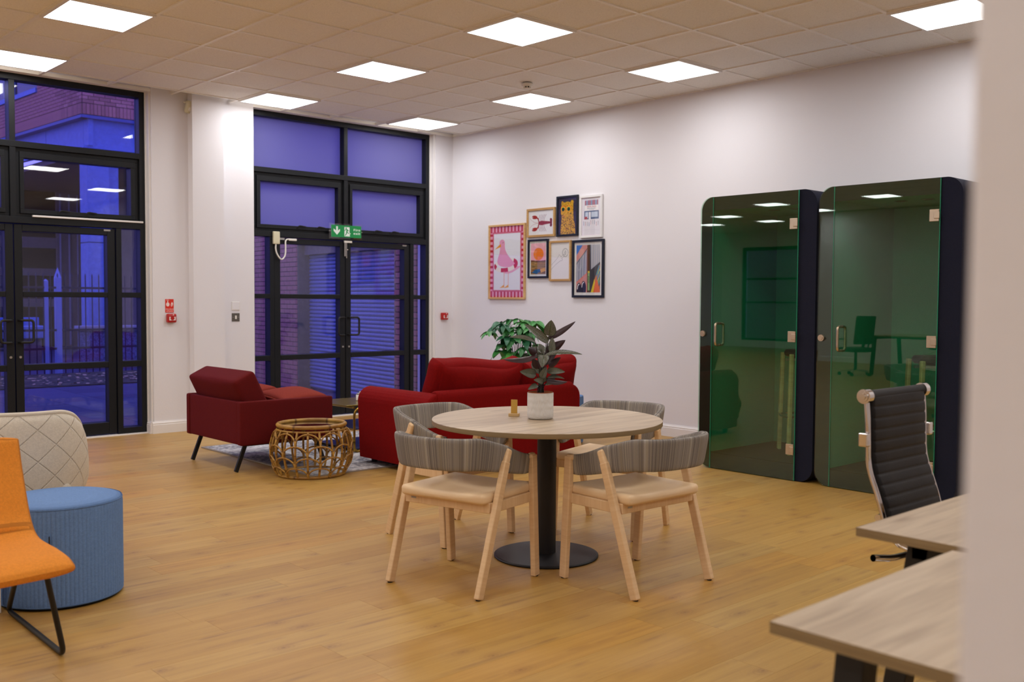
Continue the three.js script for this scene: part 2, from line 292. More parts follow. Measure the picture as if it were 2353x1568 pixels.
// ------------------------------------------------------------------ ceiling: tiles in a visible grid, lamps in some of the cells
const GX = -5.341, GZ = 0.221, T = 0.6;
const lampCells = new Map(), key = (i, j) => i + ',' + j;
{
  const named = {
    '0,0': 'lit square ceiling panel touching the black window head at the picture edge', '0,3': 'lit square ceiling panel high above the bank of black glass doors with railings outside',
    '4,0': 'lit square ceiling panel beside the white pilaster, nearest the frosted panes', '4,3': 'lit square ceiling panel in the middle of the row of three', '4,6': 'largest lit square ceiling panel near the top centre of the picture',
    '7,0': 'smallest lit square ceiling panel, nearest the far room corner', '7,3': 'lit square ceiling panel just beyond the white smoke detector', '7,6': 'lit square ceiling panel above the wall between pictures and phone booths', '7,10': 'lit square ceiling panel partly hidden by the blurred white wall edge',
  };
  for (const i of [-18, -15, -12, -8, -4, 0, 4, 7]) for (const j of [-11, -8, -4, 0, 3, 6, 10, 14, 18]) if ((j >= 0 || i < -2) && (i > -14 || j < -3)) lampCells.set(key(i, j), named[key(i, j)] || 'lit square ceiling panel of the office behind the camera');
  const ceil = struct('ceiling', 'suspended ceiling of square mineral tiles in a white grid');
  part('slab', [span(X0 - 0.3, 0.3, H + 0.10, H + 0.3, -0.3, Z1 + 0.3), span(X0 - 0.3, -6.2, H + 0.10, H + 0.3, Z0 - 0.3, -0.3)], M.bar, ceil);
  const list = [], cache = {};
  const tileG = (w, d) => cache[[w.toFixed(3), d.toFixed(3)]] ??= box(w - 0.008, 0.014, d - 0.008);
  for (let i = -23; i <= 8; i++) for (let j = -14; j <= 22; j++) {
    const a = Math.max(GX + i * T, X0), b = Math.min(GX + (i + 1) * T, j < 0 && GZ + j * T < -0.05 ? -6.5 : 0), c = Math.max(GZ + j * T, GX + i * T < -6.55 ? Z0 : 0), d = Math.min(GZ + (j + 1) * T, Z1);
    if (b - a < 0.04 || d - c < 0.04 || lampCells.has(key(i, j))) continue;
    list.push({ x: (a + b) / 2, z: (c + d) / 2, s: inFrame((a + b) / 2, H, (c + d) / 2, 150), g: tileG(b - a, d - c) });
  }
  list.sort((p, q) => q.s - p.s);
  list.slice(0, 300).forEach((o) => part('ceiling_tile', o.g, M.ceil, ceil, [o.x, H + 0.0165, o.z]));
  if (list.length > 300) part('tiles_beyond', list.slice(300).map((o) => o.g.clone().translate(o.x, H + 0.0165, o.z)), M.ceil, ceil).userData.kind = 'stuff';
  for (let i = -22; i <= 8; i++) { const x = GX + i * T; part('grid_bar', span(x - 0.012, x + 0.012, H, H + 0.03, x < -6.5 ? Z0 : 0, Z1), M.bar, ceil); }
  for (let j = -13; j <= 22; j++) { const z = GZ + j * T; part('grid_bar', span(X0, z < 0 ? -6.5 : 0, H + 0.0008, H + 0.03, z - 0.012, z + 0.012), M.bar, ceil); }
  part('edge_trim', [span(-0.02, 0, H, H + 0.03, 0, Z1), span(-6.5, 0, H, H + 0.03, 0, 0.02)], M.bar, ceil);
}
{
  const frameG = merge([span(-0.2975, 0.2975, -0.012, 0, -0.2975, -0.277), span(-0.2975, 0.2975, -0.012, 0, 0.277, 0.2975), span(-0.2975, -0.277, -0.012, 0, -0.277, 0.277), span(0.277, 0.2975, -0.012, 0, -0.277, 0.277)]);
  const diffG = span(-0.277, 0.277, -0.004, 0.012, -0.277, 0.277);
  for (const [k, label] of lampCells) {
    const [i, j] = k.split(',').map(Number), o = thing('ceiling_light', label, 'ceiling light', [GX + (i + 0.5) * T, H, GZ + (j + 0.5) * T], 0, 'square ceiling light panels');
    part('frame', frameG, M.lampFrame, o); part('diffuser', diffG, M.lamp, o);
    const l = new THREE.RectAreaLight(LAMP_COLOR, LAMP, 0.554, 0.554); l.position.y = -0.006; l.rotation.x = -Math.PI / 2; o.add(l);
  }
}
// ------------------------------------------------------------------ walls
const Y0 = -0.25, YT = H + 0.1;
part('wall_right', span(0, 0.3, Y0, YT, -0.3, Z1 + 0.3), M.wall, scene).userData.kind = 'structure';
{
  const w = struct('wall_back', 'white wall between and beside the glazed doors, with a shallow pilaster');
  part('wall_panel', span(-6.5, -6.142, Y0, YT, -0.3, 0.03), M.wall, w);
  part('wall_panel', span(-3.745, -3.38, Y0, YT, -0.3, 0.03), M.wall, w);
  part('pilaster', span(-3.38, -3.054, Y0, YT, -0.3, 0.135), M.wall, w);
  part('wall_panel', span(-3.054, -2.672, Y0, YT, -0.3, 0.03), M.wall, w);
  part('wall_panel', span(-0.262, 0, Y0, YT, -0.3, 0), M.wall, w);
  part('lintel', [span(-6.142, -3.745, H, YT, -0.3, 0), span(-2.672, -0.262, H, YT, -0.3, 0)], M.wall, w);
  part('reveal', [span(-3.772, -3.745, Y0, YT, -0.3, -0.06), span(-3.765, -3.745, 0, H, -0.06, 0.012, 0.003), span(-0.308, -0.262, Y0, YT, -0.3, -0.055), span(-0.292, -0.262, 0, H, -0.055, -0.01, 0.003), span(-6.168, -6.142, Y0, YT, -0.3, -0.05)], M.gloss, w);
}
const plain = (n, g) => { part(n, g, M.wall, scene).userData.kind = 'structure'; };
plain('wall_wing', span(-6.5, -6.2, Y0, YT, Z0, -0.3));
plain('wall_end', span(X0 - 0.3, -6.2, Y0, YT, Z0 - 0.3, Z0));
plain('wall_front', span(X0 - 0.3, 0.3, Y0, YT, Z1, Z1 + 0.3));
plain('wall_left', merge([span(X0 - 0.3, X0, Y0, YT, Z0, -7.3), span(X0 - 0.3, X0, Y0, YT, -5.2, Z1), span(X0 - 0.3, X0, Y0, 0.2, -7.3, -5.2), span(X0 - 0.3, X0, 2.9, YT, -7.3, -5.2)]));
plain('wall_inner', span(X0, -14.7, -0.008, H, -2.2, Z1));
plain('wall_near', span(-6.992, -6.87, -0.008, H, 9.3165, 12.2, 0.004));
{ // skirting with an ogee top
  const prof = [[0, 0], [0.018, 0], [0.018, 0.085], [0.014, 0.092], [0.0165, 0.097], [0.0165, 0.101], [0.008, 0.113], [0.006, 0.12], [0, 0.12]];
  const run = (L) => { const s = new THREE.Shape(prof.map((p) => new THREE.Vector2(p[0], p[1]))); return new THREE.ExtrudeGeometry(s, { depth: L, bevelEnabled: false }); };
  const b = struct('baseboard_back', 'white moulded skirting along the wall with the glazed doors');
  for (const [x0, x1, z] of [[-3.765, -3.38, 0.03], [-3.398, -3.036, 0.135], [-3.054, -2.66, 0.03], [-0.27, 0, 0]]) part('skirting', run(x1 - x0).rotateY(-Math.PI / 2).translate(x1, 0, z), M.gloss, b);
  part('skirting', run(0.105).translate(0, 0, 0).rotateY(Math.PI).translate(-3.38, 0, 0.135), M.gloss, b);
  part('skirting', run(0.105).translate(-3.054, 0, 0.03), M.gloss, b);
  part('skirting', run(0.09).rotateY(Math.PI).translate(-3.765, 0, 0.03), M.gloss, b);
  const c = struct('baseboard_right', 'white moulded skirting under the pictures');
  part('skirting', run(Z1).rotateY(Math.PI).translate(0, 0, Z1), M.gloss, c);
  const d = struct('baseboard_left', 'white skirting at the far end of the office');
  part('skirting', run(Z1 + 2.2).translate(-14.7, 0, -2.2), M.gloss, d);
}
// ------------------------------------------------------------------ glazed screens with double doors
function glazedBay(n, cx, frosted, wlabel) {
  const hw = 1.18, zf = -0.07, zb = -0.19, w = struct('window_' + n, wlabel), B = (x0, x1, y0, y1, a = zf, b = zb, r = 0.003) => span(x0, x1, y0, y1, b, a, r);
  for (const s of [-1, 1]) part('jamb', B(...(s < 0 ? [-hw, -hw + 0.05] : [hw - 0.05, hw]), 0, H), M.alu, w, [cx, 0, 0]);
  part('head', B(-hw + 0.05, hw - 0.05, 3.275, H), M.alu, w, [cx, 0, 0]);
  part('mullion', B(-0.025, 0.025, 2.06, 3.275), M.alu, w, [cx, 0, 0]);
  part('transom', B(-hw + 0.05, hw - 0.05, 2.68, 2.735, zf + 0.004), M.alu, w, [cx, 0, 0]);
  part('transom', B(-hw + 0.05, hw - 0.05, 2.0, 2.06, zf + 0.004), M.alu, w, [cx, 0, 0]);
  part('threshold', span(-hw, hw, -0.008, 0.012, -0.2, -0.035, 0.003), M.gloss, w, [cx, 0, 0]);
  const paneG = (x0, x1, y0, y1) => frosted && y0 > 2 ? new THREE.PlaneGeometry(x1 - x0, y1 - y0).translate((x0 + x1) / 2, (y0 + y1) / 2, -0.155) : span(x0, x1, y0, y1, -0.175, -0.151);
  for (const s of [-1, 1]) {
    const X = (a, b) => (s > 0 ? [a, b] : [-b, -a]);
    part('pane', paneG(...X(0.025, hw - 0.05), 2.735, 3.275), frosted ? M.frost : M.glass, w, [cx, 0, 0]);
    const c = part('casement', [B(...X(0.025, hw - 0.05), 2.645, 2.68, zf - 0.03), B(...X(0.025, hw - 0.05), 2.06, 2.09, zf - 0.03), B(...X(0.025, 0.06), 2.09, 2.645, zf - 0.03), B(...X(hw - 0.085, hw - 0.05), 2.09, 2.645, zf - 0.03),
      B(...X(0.06, hw - 0.085), 2.59, 2.645, zf - 0.012), B(...X(0.06, hw - 0.085), 2.09, 2.13, zf - 0.012), B(...X(0.06, 0.095), 2.13, 2.59, zf - 0.012), B(...X(hw - 0.13, hw - 0.085), 2.13, 2.59, zf - 0.012)], M.alu, w, [cx, 0, 0]);
    part('pane', paneG(...X(0.095, hw - 0.13), 2.13, 2.59), frosted ? M.frost : M.glass, c);
    for (const k of [0.38, 0.62]) part('window_stay', bent([[s * k, 2.105, -0.08], [s * k + 0.02, 2.135, -0.06], [s * k + 0.10, 2.125, -0.055]], 0.02, 0.007, 20, 6), M.black, c);
    part('post', B(...X(0.9, 0.95), 0.012, 2.0), M.alu, w, [cx, 0, 0]);
    for (const [y0, y1] of [[0.012, 0.07], [0.663, 0.72], [1.335, 1.385]]) part('muntin', B(...X(0.95, hw - 0.05), y0, y1), M.alu, w, [cx, 0, 0]);
    for (const [y0, y1] of [[0.07, 0.663], [0.72, 1.335], [1.385, 2.0]]) part('pane', paneG(...X(0.95, hw - 0.05), y0, y1), M.glass, w, [cx, 0, 0]);
    // the leaf
    const d = struct('door_' + (2 * n - (s < 0 ? 1 : 0)), ['', 'black framed glass door leaf cut by the picture edge', 'black framed glass door leaf with railings outside', 'black framed glass door leaf behind the burgundy armchair', 'black framed glass door leaf behind the red sofa'][2 * n - (s < 0 ? 1 : 0)]);
    d.position.set(cx, 0, 0);
    const f = zf - 0.012, bk = -0.185;
    part('stile', B(...X(0.004, 0.072), 0.02, 1.992, f, bk, 0.006), M.alu, d); part('stile', B(...X(0.82, 0.894), 0.02, 1.992, f, bk, 0.006), M.alu, d);
    part('rail', B(...X(0.072, 0.82), 1.93, 1.992, f, bk, 0.006), M.alu, d); part('rail', B(...X(0.072, 0.82), 0.02, 0.135, f, bk, 0.006), M.alu, d);
    for (const [y0, y1] of [[0.663, 0.72], [1.335, 1.385]]) part('muntin', B(...X(0.072, 0.82), y0, y1, f, bk, 0.006), M.alu, d);
    for (const [y0, y1] of [[0.135, 0.663], [0.72, 1.335], [1.385, 1.93]]) part('pane', paneG(...X(0.072, 0.82), y0, y1), M.glass, d);
    part('handle', bent([[s * 0.03, 1.125, -0.085], [s * 0.04, 1.125, -0.03], [s * 0.135, 1.125, -0.01], [s * 0.135, 0.925, -0.01], [s * 0.04, 0.925, -0.03], [s * 0.03, 0.925, -0.085]], 0.03, 0.0115, 70, 10), M.black, d);
    part('lock', cyl(0.011, 0.011, 0.012).rotateX(Math.PI / 2).translate(s * 0.04, 0.79, -0.078), M.greyMetal, d);
    if (s > 0) part('maker_plate', span(0.79, 0.85, 1.968, 1.984, -0.083, -0.079), M.greyMetal, d);
  }
}
glazedBay(1, -4.954, false, 'black aluminium glazed screen with a brick building outside');
glazedBay(2, -1.487, true, 'black aluminium glazed screen with frosted upper panes');
part('trim_1', span(-4.80, -3.80, 2.061, 2.078, -0.075, -0.045, 0.003), M.gloss, scene).userData.kind = 'structure';
{
  const w = struct('window_3', 'tall barred window at the far end of the office');
  for (const [a, b, c, d] of [[-7.3, -7.24, 0.2, 2.9], [-5.26, -5.2, 0.2, 2.9], [-7.24, -5.26, 0.2, 0.26], [-7.24, -5.26, 2.8, 2.9], [-7.24, -5.26, 1.95, 2.01], [-7.24, -5.26, 1.28, 1.33]]) part('frame_bar', span(X0 - 0.16, X0 - 0.05, c, d, a, b), M.alu, w);
  part('pane', span(X0 - 0.12, X0 - 0.1, 0.26, 2.8, -7.24, -5.26), M.glass, w);
}

// ------------------------------------------------------------------ pictures
function picture(name, label, z0, z1, y0, y1, bar, frameM, mat, draw, margin = 0) {
  const o = thing(name, label, 'picture', [-0.002, (y0 + y1) / 2, (z0 + z1) / 2], -Math.PI / 2);   // local +z faces the room, local +x towards the camera side
  const w = z1 - z0, h = y1 - y0, d = 0.024;
  part('frame', [span(-w / 2, w / 2, h / 2 - bar, h / 2, 0, d, 0.002), span(-w / 2, w / 2, -h / 2, -h / 2 + bar, 0, d, 0.002), span(-w / 2, -w / 2 + bar, -h / 2 + bar, h / 2 - bar, 0, d, 0.002), span(w / 2 - bar, w / 2, -h / 2 + bar, h / 2 - bar, 0, d, 0.002)], frameM, o);
  const iw = w - 2 * bar, ih = h - 2 * bar;
  if (margin) part('mount', span(-iw / 2, iw / 2, -ih / 2, ih / 2, 0.004, 0.009), M.paper, o);
  const pw = iw - 2 * margin, ph = ih - 2 * margin, cw = 420, ch = Math.round(cw * ph / pw);
  const t = canvasTex(cw, ch, draw);
  part('print', new THREE.PlaneGeometry(pw, ph).translate(0, 0, 0.0105), std({ map: t, roughness: 0.75 }), o);
  part('glazing', span(-iw / 2, iw / 2, -ih / 2, ih / 2, 0.013, 0.015), M.glass, o);
  return o;
}
const poly = (c, pts, fill, stroke, lw = 2) => { c.beginPath(); pts.forEach((p, i) => (i ? c.lineTo(p[0], p[1]) : c.moveTo(p[0], p[1]))); c.closePath(); if (fill) { c.fillStyle = fill; c.fill(); } if (stroke) { c.strokeStyle = stroke; c.lineWidth = lw; c.stroke(); } };
const ell = (c, x, y, a, b, fill, rot = 0) => { c.beginPath(); c.ellipse(x, y, a, b, rot, 0, Math.PI * 2); c.fillStyle = fill; c.fill(); };
const line = (c, pts, stroke, lw) => { c.beginPath(); pts.forEach((p, i) => (i ? c.lineTo(p[0], p[1]) : c.moveTo(p[0], p[1]))); c.strokeStyle = stroke; c.lineWidth = lw; c.lineJoin = c.lineCap = 'round'; c.stroke(); };
const curve = (c, q, stroke, lw, fill) => { c.beginPath(); c.moveTo(q[0], q[1]); for (let i = 2; i + 5 < q.length; i += 6) c.bezierCurveTo(q[i], q[i + 1], q[i + 2], q[i + 3], q[i + 4], q[i + 5]); if (fill) { c.fillStyle = fill; c.fill(); } if (stroke) { c.strokeStyle = stroke; c.lineWidth = lw; c.stroke(); } };
picture('framed_picture', 'large framed print of a pink goose wearing a striped swim ring', 0.71, 1.345, 1.345, 2.213, 0.022, M.frameLight, null, (c, w, h) => {
  c.fillStyle = '#e9a6bd'; c.fillRect(0, 0, w, h);
  c.fillStyle = '#c01c30'; const s = w / 20;
  for (let i = 0; i < 10; i++) { c.fillRect((2 * i + 0.3) * s, 0, s * 0.9, 52); c.fillRect((2 * i + 0.3) * s, h - 52, s * 0.9, 52); }
  for (let y = 60, i = 0; y < h - 50; y += 44) { c.fillRect(0, y, 36, 20); c.fillRect(w - 36, y, 36, 20); }
  c.fillStyle = '#c3223a'; c.fillRect(32, 46, w - 64, h - 92);
  c.strokeStyle = '#e9a6bd'; c.lineWidth = 3; c.strokeRect(38, 52, w - 76, h - 104);
  c.fillStyle = '#e8e9f0'; c.fillRect(50, 64, w - 100, h - 128);
  for (let x = 50; x < w - 46; x += 10) { ell(c, x, 63, 5, 5, '#e8e9f0'); ell(c, x, h - 63, 5, 5, '#e8e9f0'); }
  for (let y = 64; y < h - 60; y += 10) { ell(c, 49, y, 5, 5, '#e8e9f0'); ell(c, w - 49, y, 5, 5, '#e8e9f0'); }
  const k = h / 580, P = (x, y) => [w * x, h * y];
  curve(c, [...P(0.42, 0.66), ...P(0.6, 0.69), ...P(0.78, 0.62), ...P(0.92, 0.565), ...P(0.8, 0.57), ...P(0.6, 0.56), ...P(0.42, 0.6)], null, 0, '#e7a9c4');
  const ring = (a0, a1) => { c.lineCap = 'butt'; c.lineWidth = 0.058 * h; const n = 9; for (let i = 0; i < n; i++) { const p0 = i / n * 6.2832, p1 = (i + 1) / n * 6.2832, q0 = Math.max(p0, a0), q1 = Math.min(p1, a1); if (q1 <= q0) continue; c.strokeStyle = i % 2 ? '#efe9df' : '#c4161c'; c.beginPath(); c.ellipse(0.47 * w, 0.545 * h, 0.31 * w, 0.07 * h, -0.1, q0, q1); c.stroke(); } };
  ring(0, 6.2832);
  curve(c, [...P(0.28, 0.24), ...P(0.27, 0.165), ...P(0.45, 0.165), ...P(0.44, 0.25), ...P(0.42, 0.36), ...P(0.56, 0.44), ...P(0.8, 0.555), ...P(0.62, 0.58), ...P(0.24, 0.6), ...P(0.22, 0.5), ...P(0.22, 0.41), ...P(0.33, 0.4), ...P(0.28, 0.24)], null, 0, '#e9a2c2');
  ring(0.25, 3.25);
  poly(c, [P(0.31, 0.245), P(0.13, 0.325), P(0.33, 0.285)], '#e89a1c');
  line(c, [P(0.37, 0.235), P(0.4, 0.225)], '#3a2a34', 3);
  for (const x of [0.42, 0.545]) { line(c, [P(x, 0.64), P(x, 0.83)], '#e7a694', 7); poly(c, [P(x, 0.82), P(x + 0.01, 0.86), P(x - 0.13, 0.87)], '#e8a325'); }
});
picture('framed_picture', 'square oak framed print of a red lobster', 1.373, 1.827, 2.043, 2.363, 0.024, M.frameOak, null, (c, w, h) => {
  c.fillStyle = '#e9e8ea'; c.fillRect(0, 0, w, h); const X = (x) => x * w, Y = (y) => y * h;
  for (let i = 0; i < 5; i++) for (const s of [-1, 1]) line(c, [[X(0.44 + i * 0.045), Y(0.52)], [X(0.40 + i * 0.055), Y(0.52 + s * 0.17)], [X(0.46 + i * 0.06), Y(0.52 + s * 0.34)]], '#6e1a20', 4);
  for (const s of [-1, 1]) { curve(c, [X(0.4), Y(0.52), X(0.3), Y(0.52 + s * 0.02), X(0.16), Y(0.5 + s * 0.02), X(0.05), Y(0.5 + s * 0.2)], '#a3262c', 2); line(c, [[X(0.42), Y(0.5)], [X(0.38), Y(0.52 + s * 0.18)], [X(0.3), Y(0.52 + s * 0.24)]], '#9c1f22', 16); ell(c, X(0.24), Y(0.52 + s * 0.25), X(0.11), Y(0.075), '#a8221f', s * -0.1); poly(c, [[X(0.09), Y(0.52 + s * 0.27)], [X(0.2), Y(0.52 + s * 0.26)], [X(0.11), Y(0.52 + s * 0.22)]], '#e9e8ea'); }
  ell(c, X(0.53), Y(0.52), X(0.14), Y(0.09), '#96191d');
  for (let i = 0; i < 5; i++) c.fillStyle = i % 2 ? '#8a1519' : '#a01e20', c.fillRect(X(0.63 + i * 0.045), Y(0.45 + i * 0.006), X(0.044), Y(0.14 - i * 0.012));
  for (const s of [-1, 0, 1]) ell(c, X(0.89), Y(0.52 + s * 0.1), X(0.045), Y(0.075), '#7a1216', s * 0.4);
});
picture('framed_picture', 'navy framed print of a yellow spotted leopard', 1.852, 2.178, 2.033, 2.471, 0.022, M.frameNavy, null, (c, w, h) => {
  c.fillStyle = '#2a2140'; c.fillRect(0, 0, w, h);
  for (let i = 0; i < 700; i++) { const x = hash(i, 1, 5) * w, y = hash(i, 2, 5) * h; line(c, [[x, y], [x + 6 * hash(i, 3, 5) - 3, y + 10]], i % 3 ? '#4a4270' : '#8d89a8', 1.5); }
  const body = [0.12 * w, h, 0.12 * w, 0.75 * h, 0.2 * w, 0.6 * h, 0.17 * w, 0.5 * h, 0.12 * w, 0.4 * h, 0.12 * w, 0.3 * h, 0.17 * w, 0.2 * h, 0.14 * w, 0.1 * h, 0.2 * w, 0.03 * h, 0.3 * w, 0.13 * h, 0.42 * w, 0.1 * h, 0.55 * w, 0.1 * h, 0.64 * w, 0.13 * h, 0.74 * w, 0.02 * h, 0.88 * w, 0.06 * h, 0.8 * w, 0.2 * h, 0.82 * w, 0.35 * h, 0.8 * w, 0.5 * h, 0.84 * w, 0.62 * h, 0.93 * w, 0.8 * h, 0.92 * w, 0.9 * h, 0.92 * w, h];
  curve(c, body, null, 0, '#d9a512'); c.save(); c.beginPath(); c.moveTo(body[0], body[1]); for (let i = 2; i + 5 < body.length; i += 6) c.bezierCurveTo(body[i], body[i + 1], body[i + 2], body[i + 3], body[i + 4], body[i + 5]); c.clip();
  for (let i = 0; i < 900; i++) { const x = hash(i, 7, 5) * w, y = h * (0.06 + 0.94 * hash(i, 8, 5)), r = 3 + 6 * hash(i, 9, 5) * (0.4 + y / h); ell(c, x, y, r, r * 0.75, i % 3 ? '#2a1804' : '#b8700e', i); }
  c.restore();
  for (const x of [0.26, 0.56]) { ell(c, w * x, h * 0.3, w * 0.14, h * 0.085, '#e4571a'); ell(c, w * x, h * 0.305, w * 0.115, h * 0.072, '#f0c81e'); ell(c, w * x, h * 0.31, w * 0.09, h * 0.058, '#3f8a4a'); ell(c, w * x, h * 0.315, w * 0.065, h * 0.045, '#14141c'); }
  ell(c, w * 0.3, h * 0.5, w * 0.07, h * 0.022, '#c07830'); curve(c, [w * 0.3, h * 0.52, w * 0.32, h * 0.58, w * 0.42, h * 0.58, w * 0.46, h * 0.56], '#4a2a10', 4);
});
picture('framed_picture', 'white framed sketch of a shop front with people outside', 2.207, 2.533, 2.003, 2.452, 0.024, M.frameWhite, null, (c, w, h) => {
  c.fillStyle = '#e6e2ea'; c.fillRect(0, 0, w, h); c.strokeStyle = '#d8a8b8'; c.lineWidth = 3; c.strokeRect(10, 10, w - 20, h - 20);
  for (let i = 0; i < 9; i++) { c.fillStyle = i % 3 === 1 ? '#7f9cc0' : '#b06a80'; c.fillRect(w * (0.16 + i * 0.078), h * 0.07, w * 0.07, h * 0.13); }
  c.strokeStyle = '#8c7f98'; c.lineWidth = 2; for (let y = 0.08; y < 0.2; y += 0.02) line(c, [[w * 0.16, h * y], [w * 0.86, h * y]], '#9a8ea8', 1);
  c.fillStyle = '#f2eef0'; c.fillRect(w * 0.15, h * 0.2, w * 0.72, h * 0.14); c.strokeStyle = '#7a8098'; c.strokeRect(w * 0.15, h * 0.2, w * 0.72, h * 0.14);
  c.textAlign = 'center'; c.fillStyle = '#b03a4a'; c.font = `bold ${Math.round(h * 0.055)}px serif`; c.fillText('NIGEL DAXI', w * 0.51, h * 0.258); c.fillStyle = '#4a5270'; c.font = `bold ${Math.round(h * 0.032)}px serif`; c.fillText('BREAD LANE DAILY', w * 0.51, h * 0.298); c.font = `${Math.round(h * 0.022)}px serif`; c.fillText('TEA AND CAKES', w * 0.51, h * 0.327);
  c.fillStyle = '#5a6a90'; c.fillRect(w * 0.13, h * 0.35, w * 0.76, h * 0.22); c.fillStyle = '#c9d4e6'; c.fillRect(w * 0.18, h * 0.38, w * 0.16, h * 0.16); c.fillRect(w * 0.5, h * 0.38, w * 0.34, h * 0.14); c.fillStyle = '#efeaf0'; c.fillRect(w * 0.37, h * 0.38, w * 0.1, h * 0.2);
  c.fillStyle = '#b0505c'; c.fillRect(w * 0.14, h * 0.5, w * 0.15, h * 0.07);
  for (let i = 0; i < 9; i++) { const x = w * (0.1 + 0.095 * i), y = h * (0.6 + 0.06 * hash(i, 3, 9)); ell(c, x, y, 5, 7, '#8a7a80'); line(c, [[x, y + 6], [x + 3, y + 34], [x, y + 58]], ['#2f5d94', '#c07a84', '#8a90a0'][i % 3], 7); }
  line(c, [[w * 0.06, h * 0.86], [w * 0.5, h * 0.84], [w * 0.94, h * 0.87]], '#b4b0c0', 1.5);
});
picture('framed_picture', 'small navy framed print of an orange sun over hills and a lake', 1.393, 1.722, 1.583, 2.018, 0.022, M.frameNavy, null, (c, w, h) => {
  c.fillStyle = '#e9a9b8'; c.fillRect(0, 0, w, h); ell(c, w * 0.52, h * 0.35, w * 0.34, h * 0.2, '#ee7d0e');
  for (let i = 0; i < 7; i++) curve(c, [w * (0.1 + hash(i, 1, 3) * 0.7), h * (0.06 + i * 0.06), w * (0.2 + hash(i, 1, 3) * 0.7), h * (0.04 + i * 0.06), w * (0.15 + hash(i, 1, 3) * 0.7), h * (0.07 + i * 0.06), w * (0.25 + hash(i, 1, 3) * 0.7), h * (0.06 + i * 0.06)], '#8b97b0', 4);
  for (let y = 0.55; y < 1; y += 0.02) { const cs = ['#8a6a3a', '#5e4428', '#a3824a', '#6d3a24', '#c08a44'], pts = []; for (let x = 0; x <= 1.01; x += 0.05) pts.push([w * x, h * (y + 0.03 * vn(x * 6, y * 40, 64, 64, 7) - 0.01)]); pts.push([w, h], [0, h]); poly(c, pts, cs[Math.floor(hash(Math.round(y * 100), 1, 3) * 5)]); }
  poly(c, [[w * 0.05, h * 0.95], [w * 0.3, h * 0.85], [w * 0.62, h * 0.83], [w * 0.66, h * 0.9], [w * 0.4, h * 0.99]], '#1d5f94'); poly(c, [[w * 0.62, h * 0.84], [w * 0.95, h * 0.8], [w, h * 0.9], [w * 0.7, h * 0.95]], '#d8a24c');
}, 0.022);
picture('framed_picture', 'oak framed line drawing of a hand pointing at a round badge', 1.742, 2.078, 1.548, 1.99, 0.022, M.frameOak, null, (c, w, h) => {
  c.fillStyle = '#e8e5e4'; c.fillRect(0, 0, w, h); const k = '#4a4a52';
  line(c, [[0, h * 0.62], [w * 0.2, h * 0.51], [w * 0.34, h * 0.43], [w * 0.44, h * 0.33], [w * 0.5, h * 0.36], [w * 0.56, h * 0.4]], k, 3); line(c, [[0, h * 0.74], [w * 0.25, h * 0.6], [w * 0.5, h * 0.5], [w * 0.6, h * 0.5], [w * 0.62, h * 0.46], [w * 0.56, h * 0.44], [w * 0.72, h * 0.36], [w * 0.68, h * 0.32], [w * 0.52, h * 0.4]], k, 3);
  c.strokeStyle = k; c.lineWidth = 3; for (const [a, b] of [[0.16, 0.115], [0.135, 0.098]]) { c.beginPath(); c.ellipse(w * 0.76, h * 0.28, w * a, h * b, 0, 0, 7); c.stroke(); }
  c.fillStyle = k; c.textAlign = 'center'; c.font = `bold ${Math.round(h * 0.035)}px sans-serif`; c.fillText('THE', w * 0.76, h * 0.255); c.fillText('ONLY', w * 0.76, h * 0.295); c.fillText('WAY', w * 0.76, h * 0.335);
});
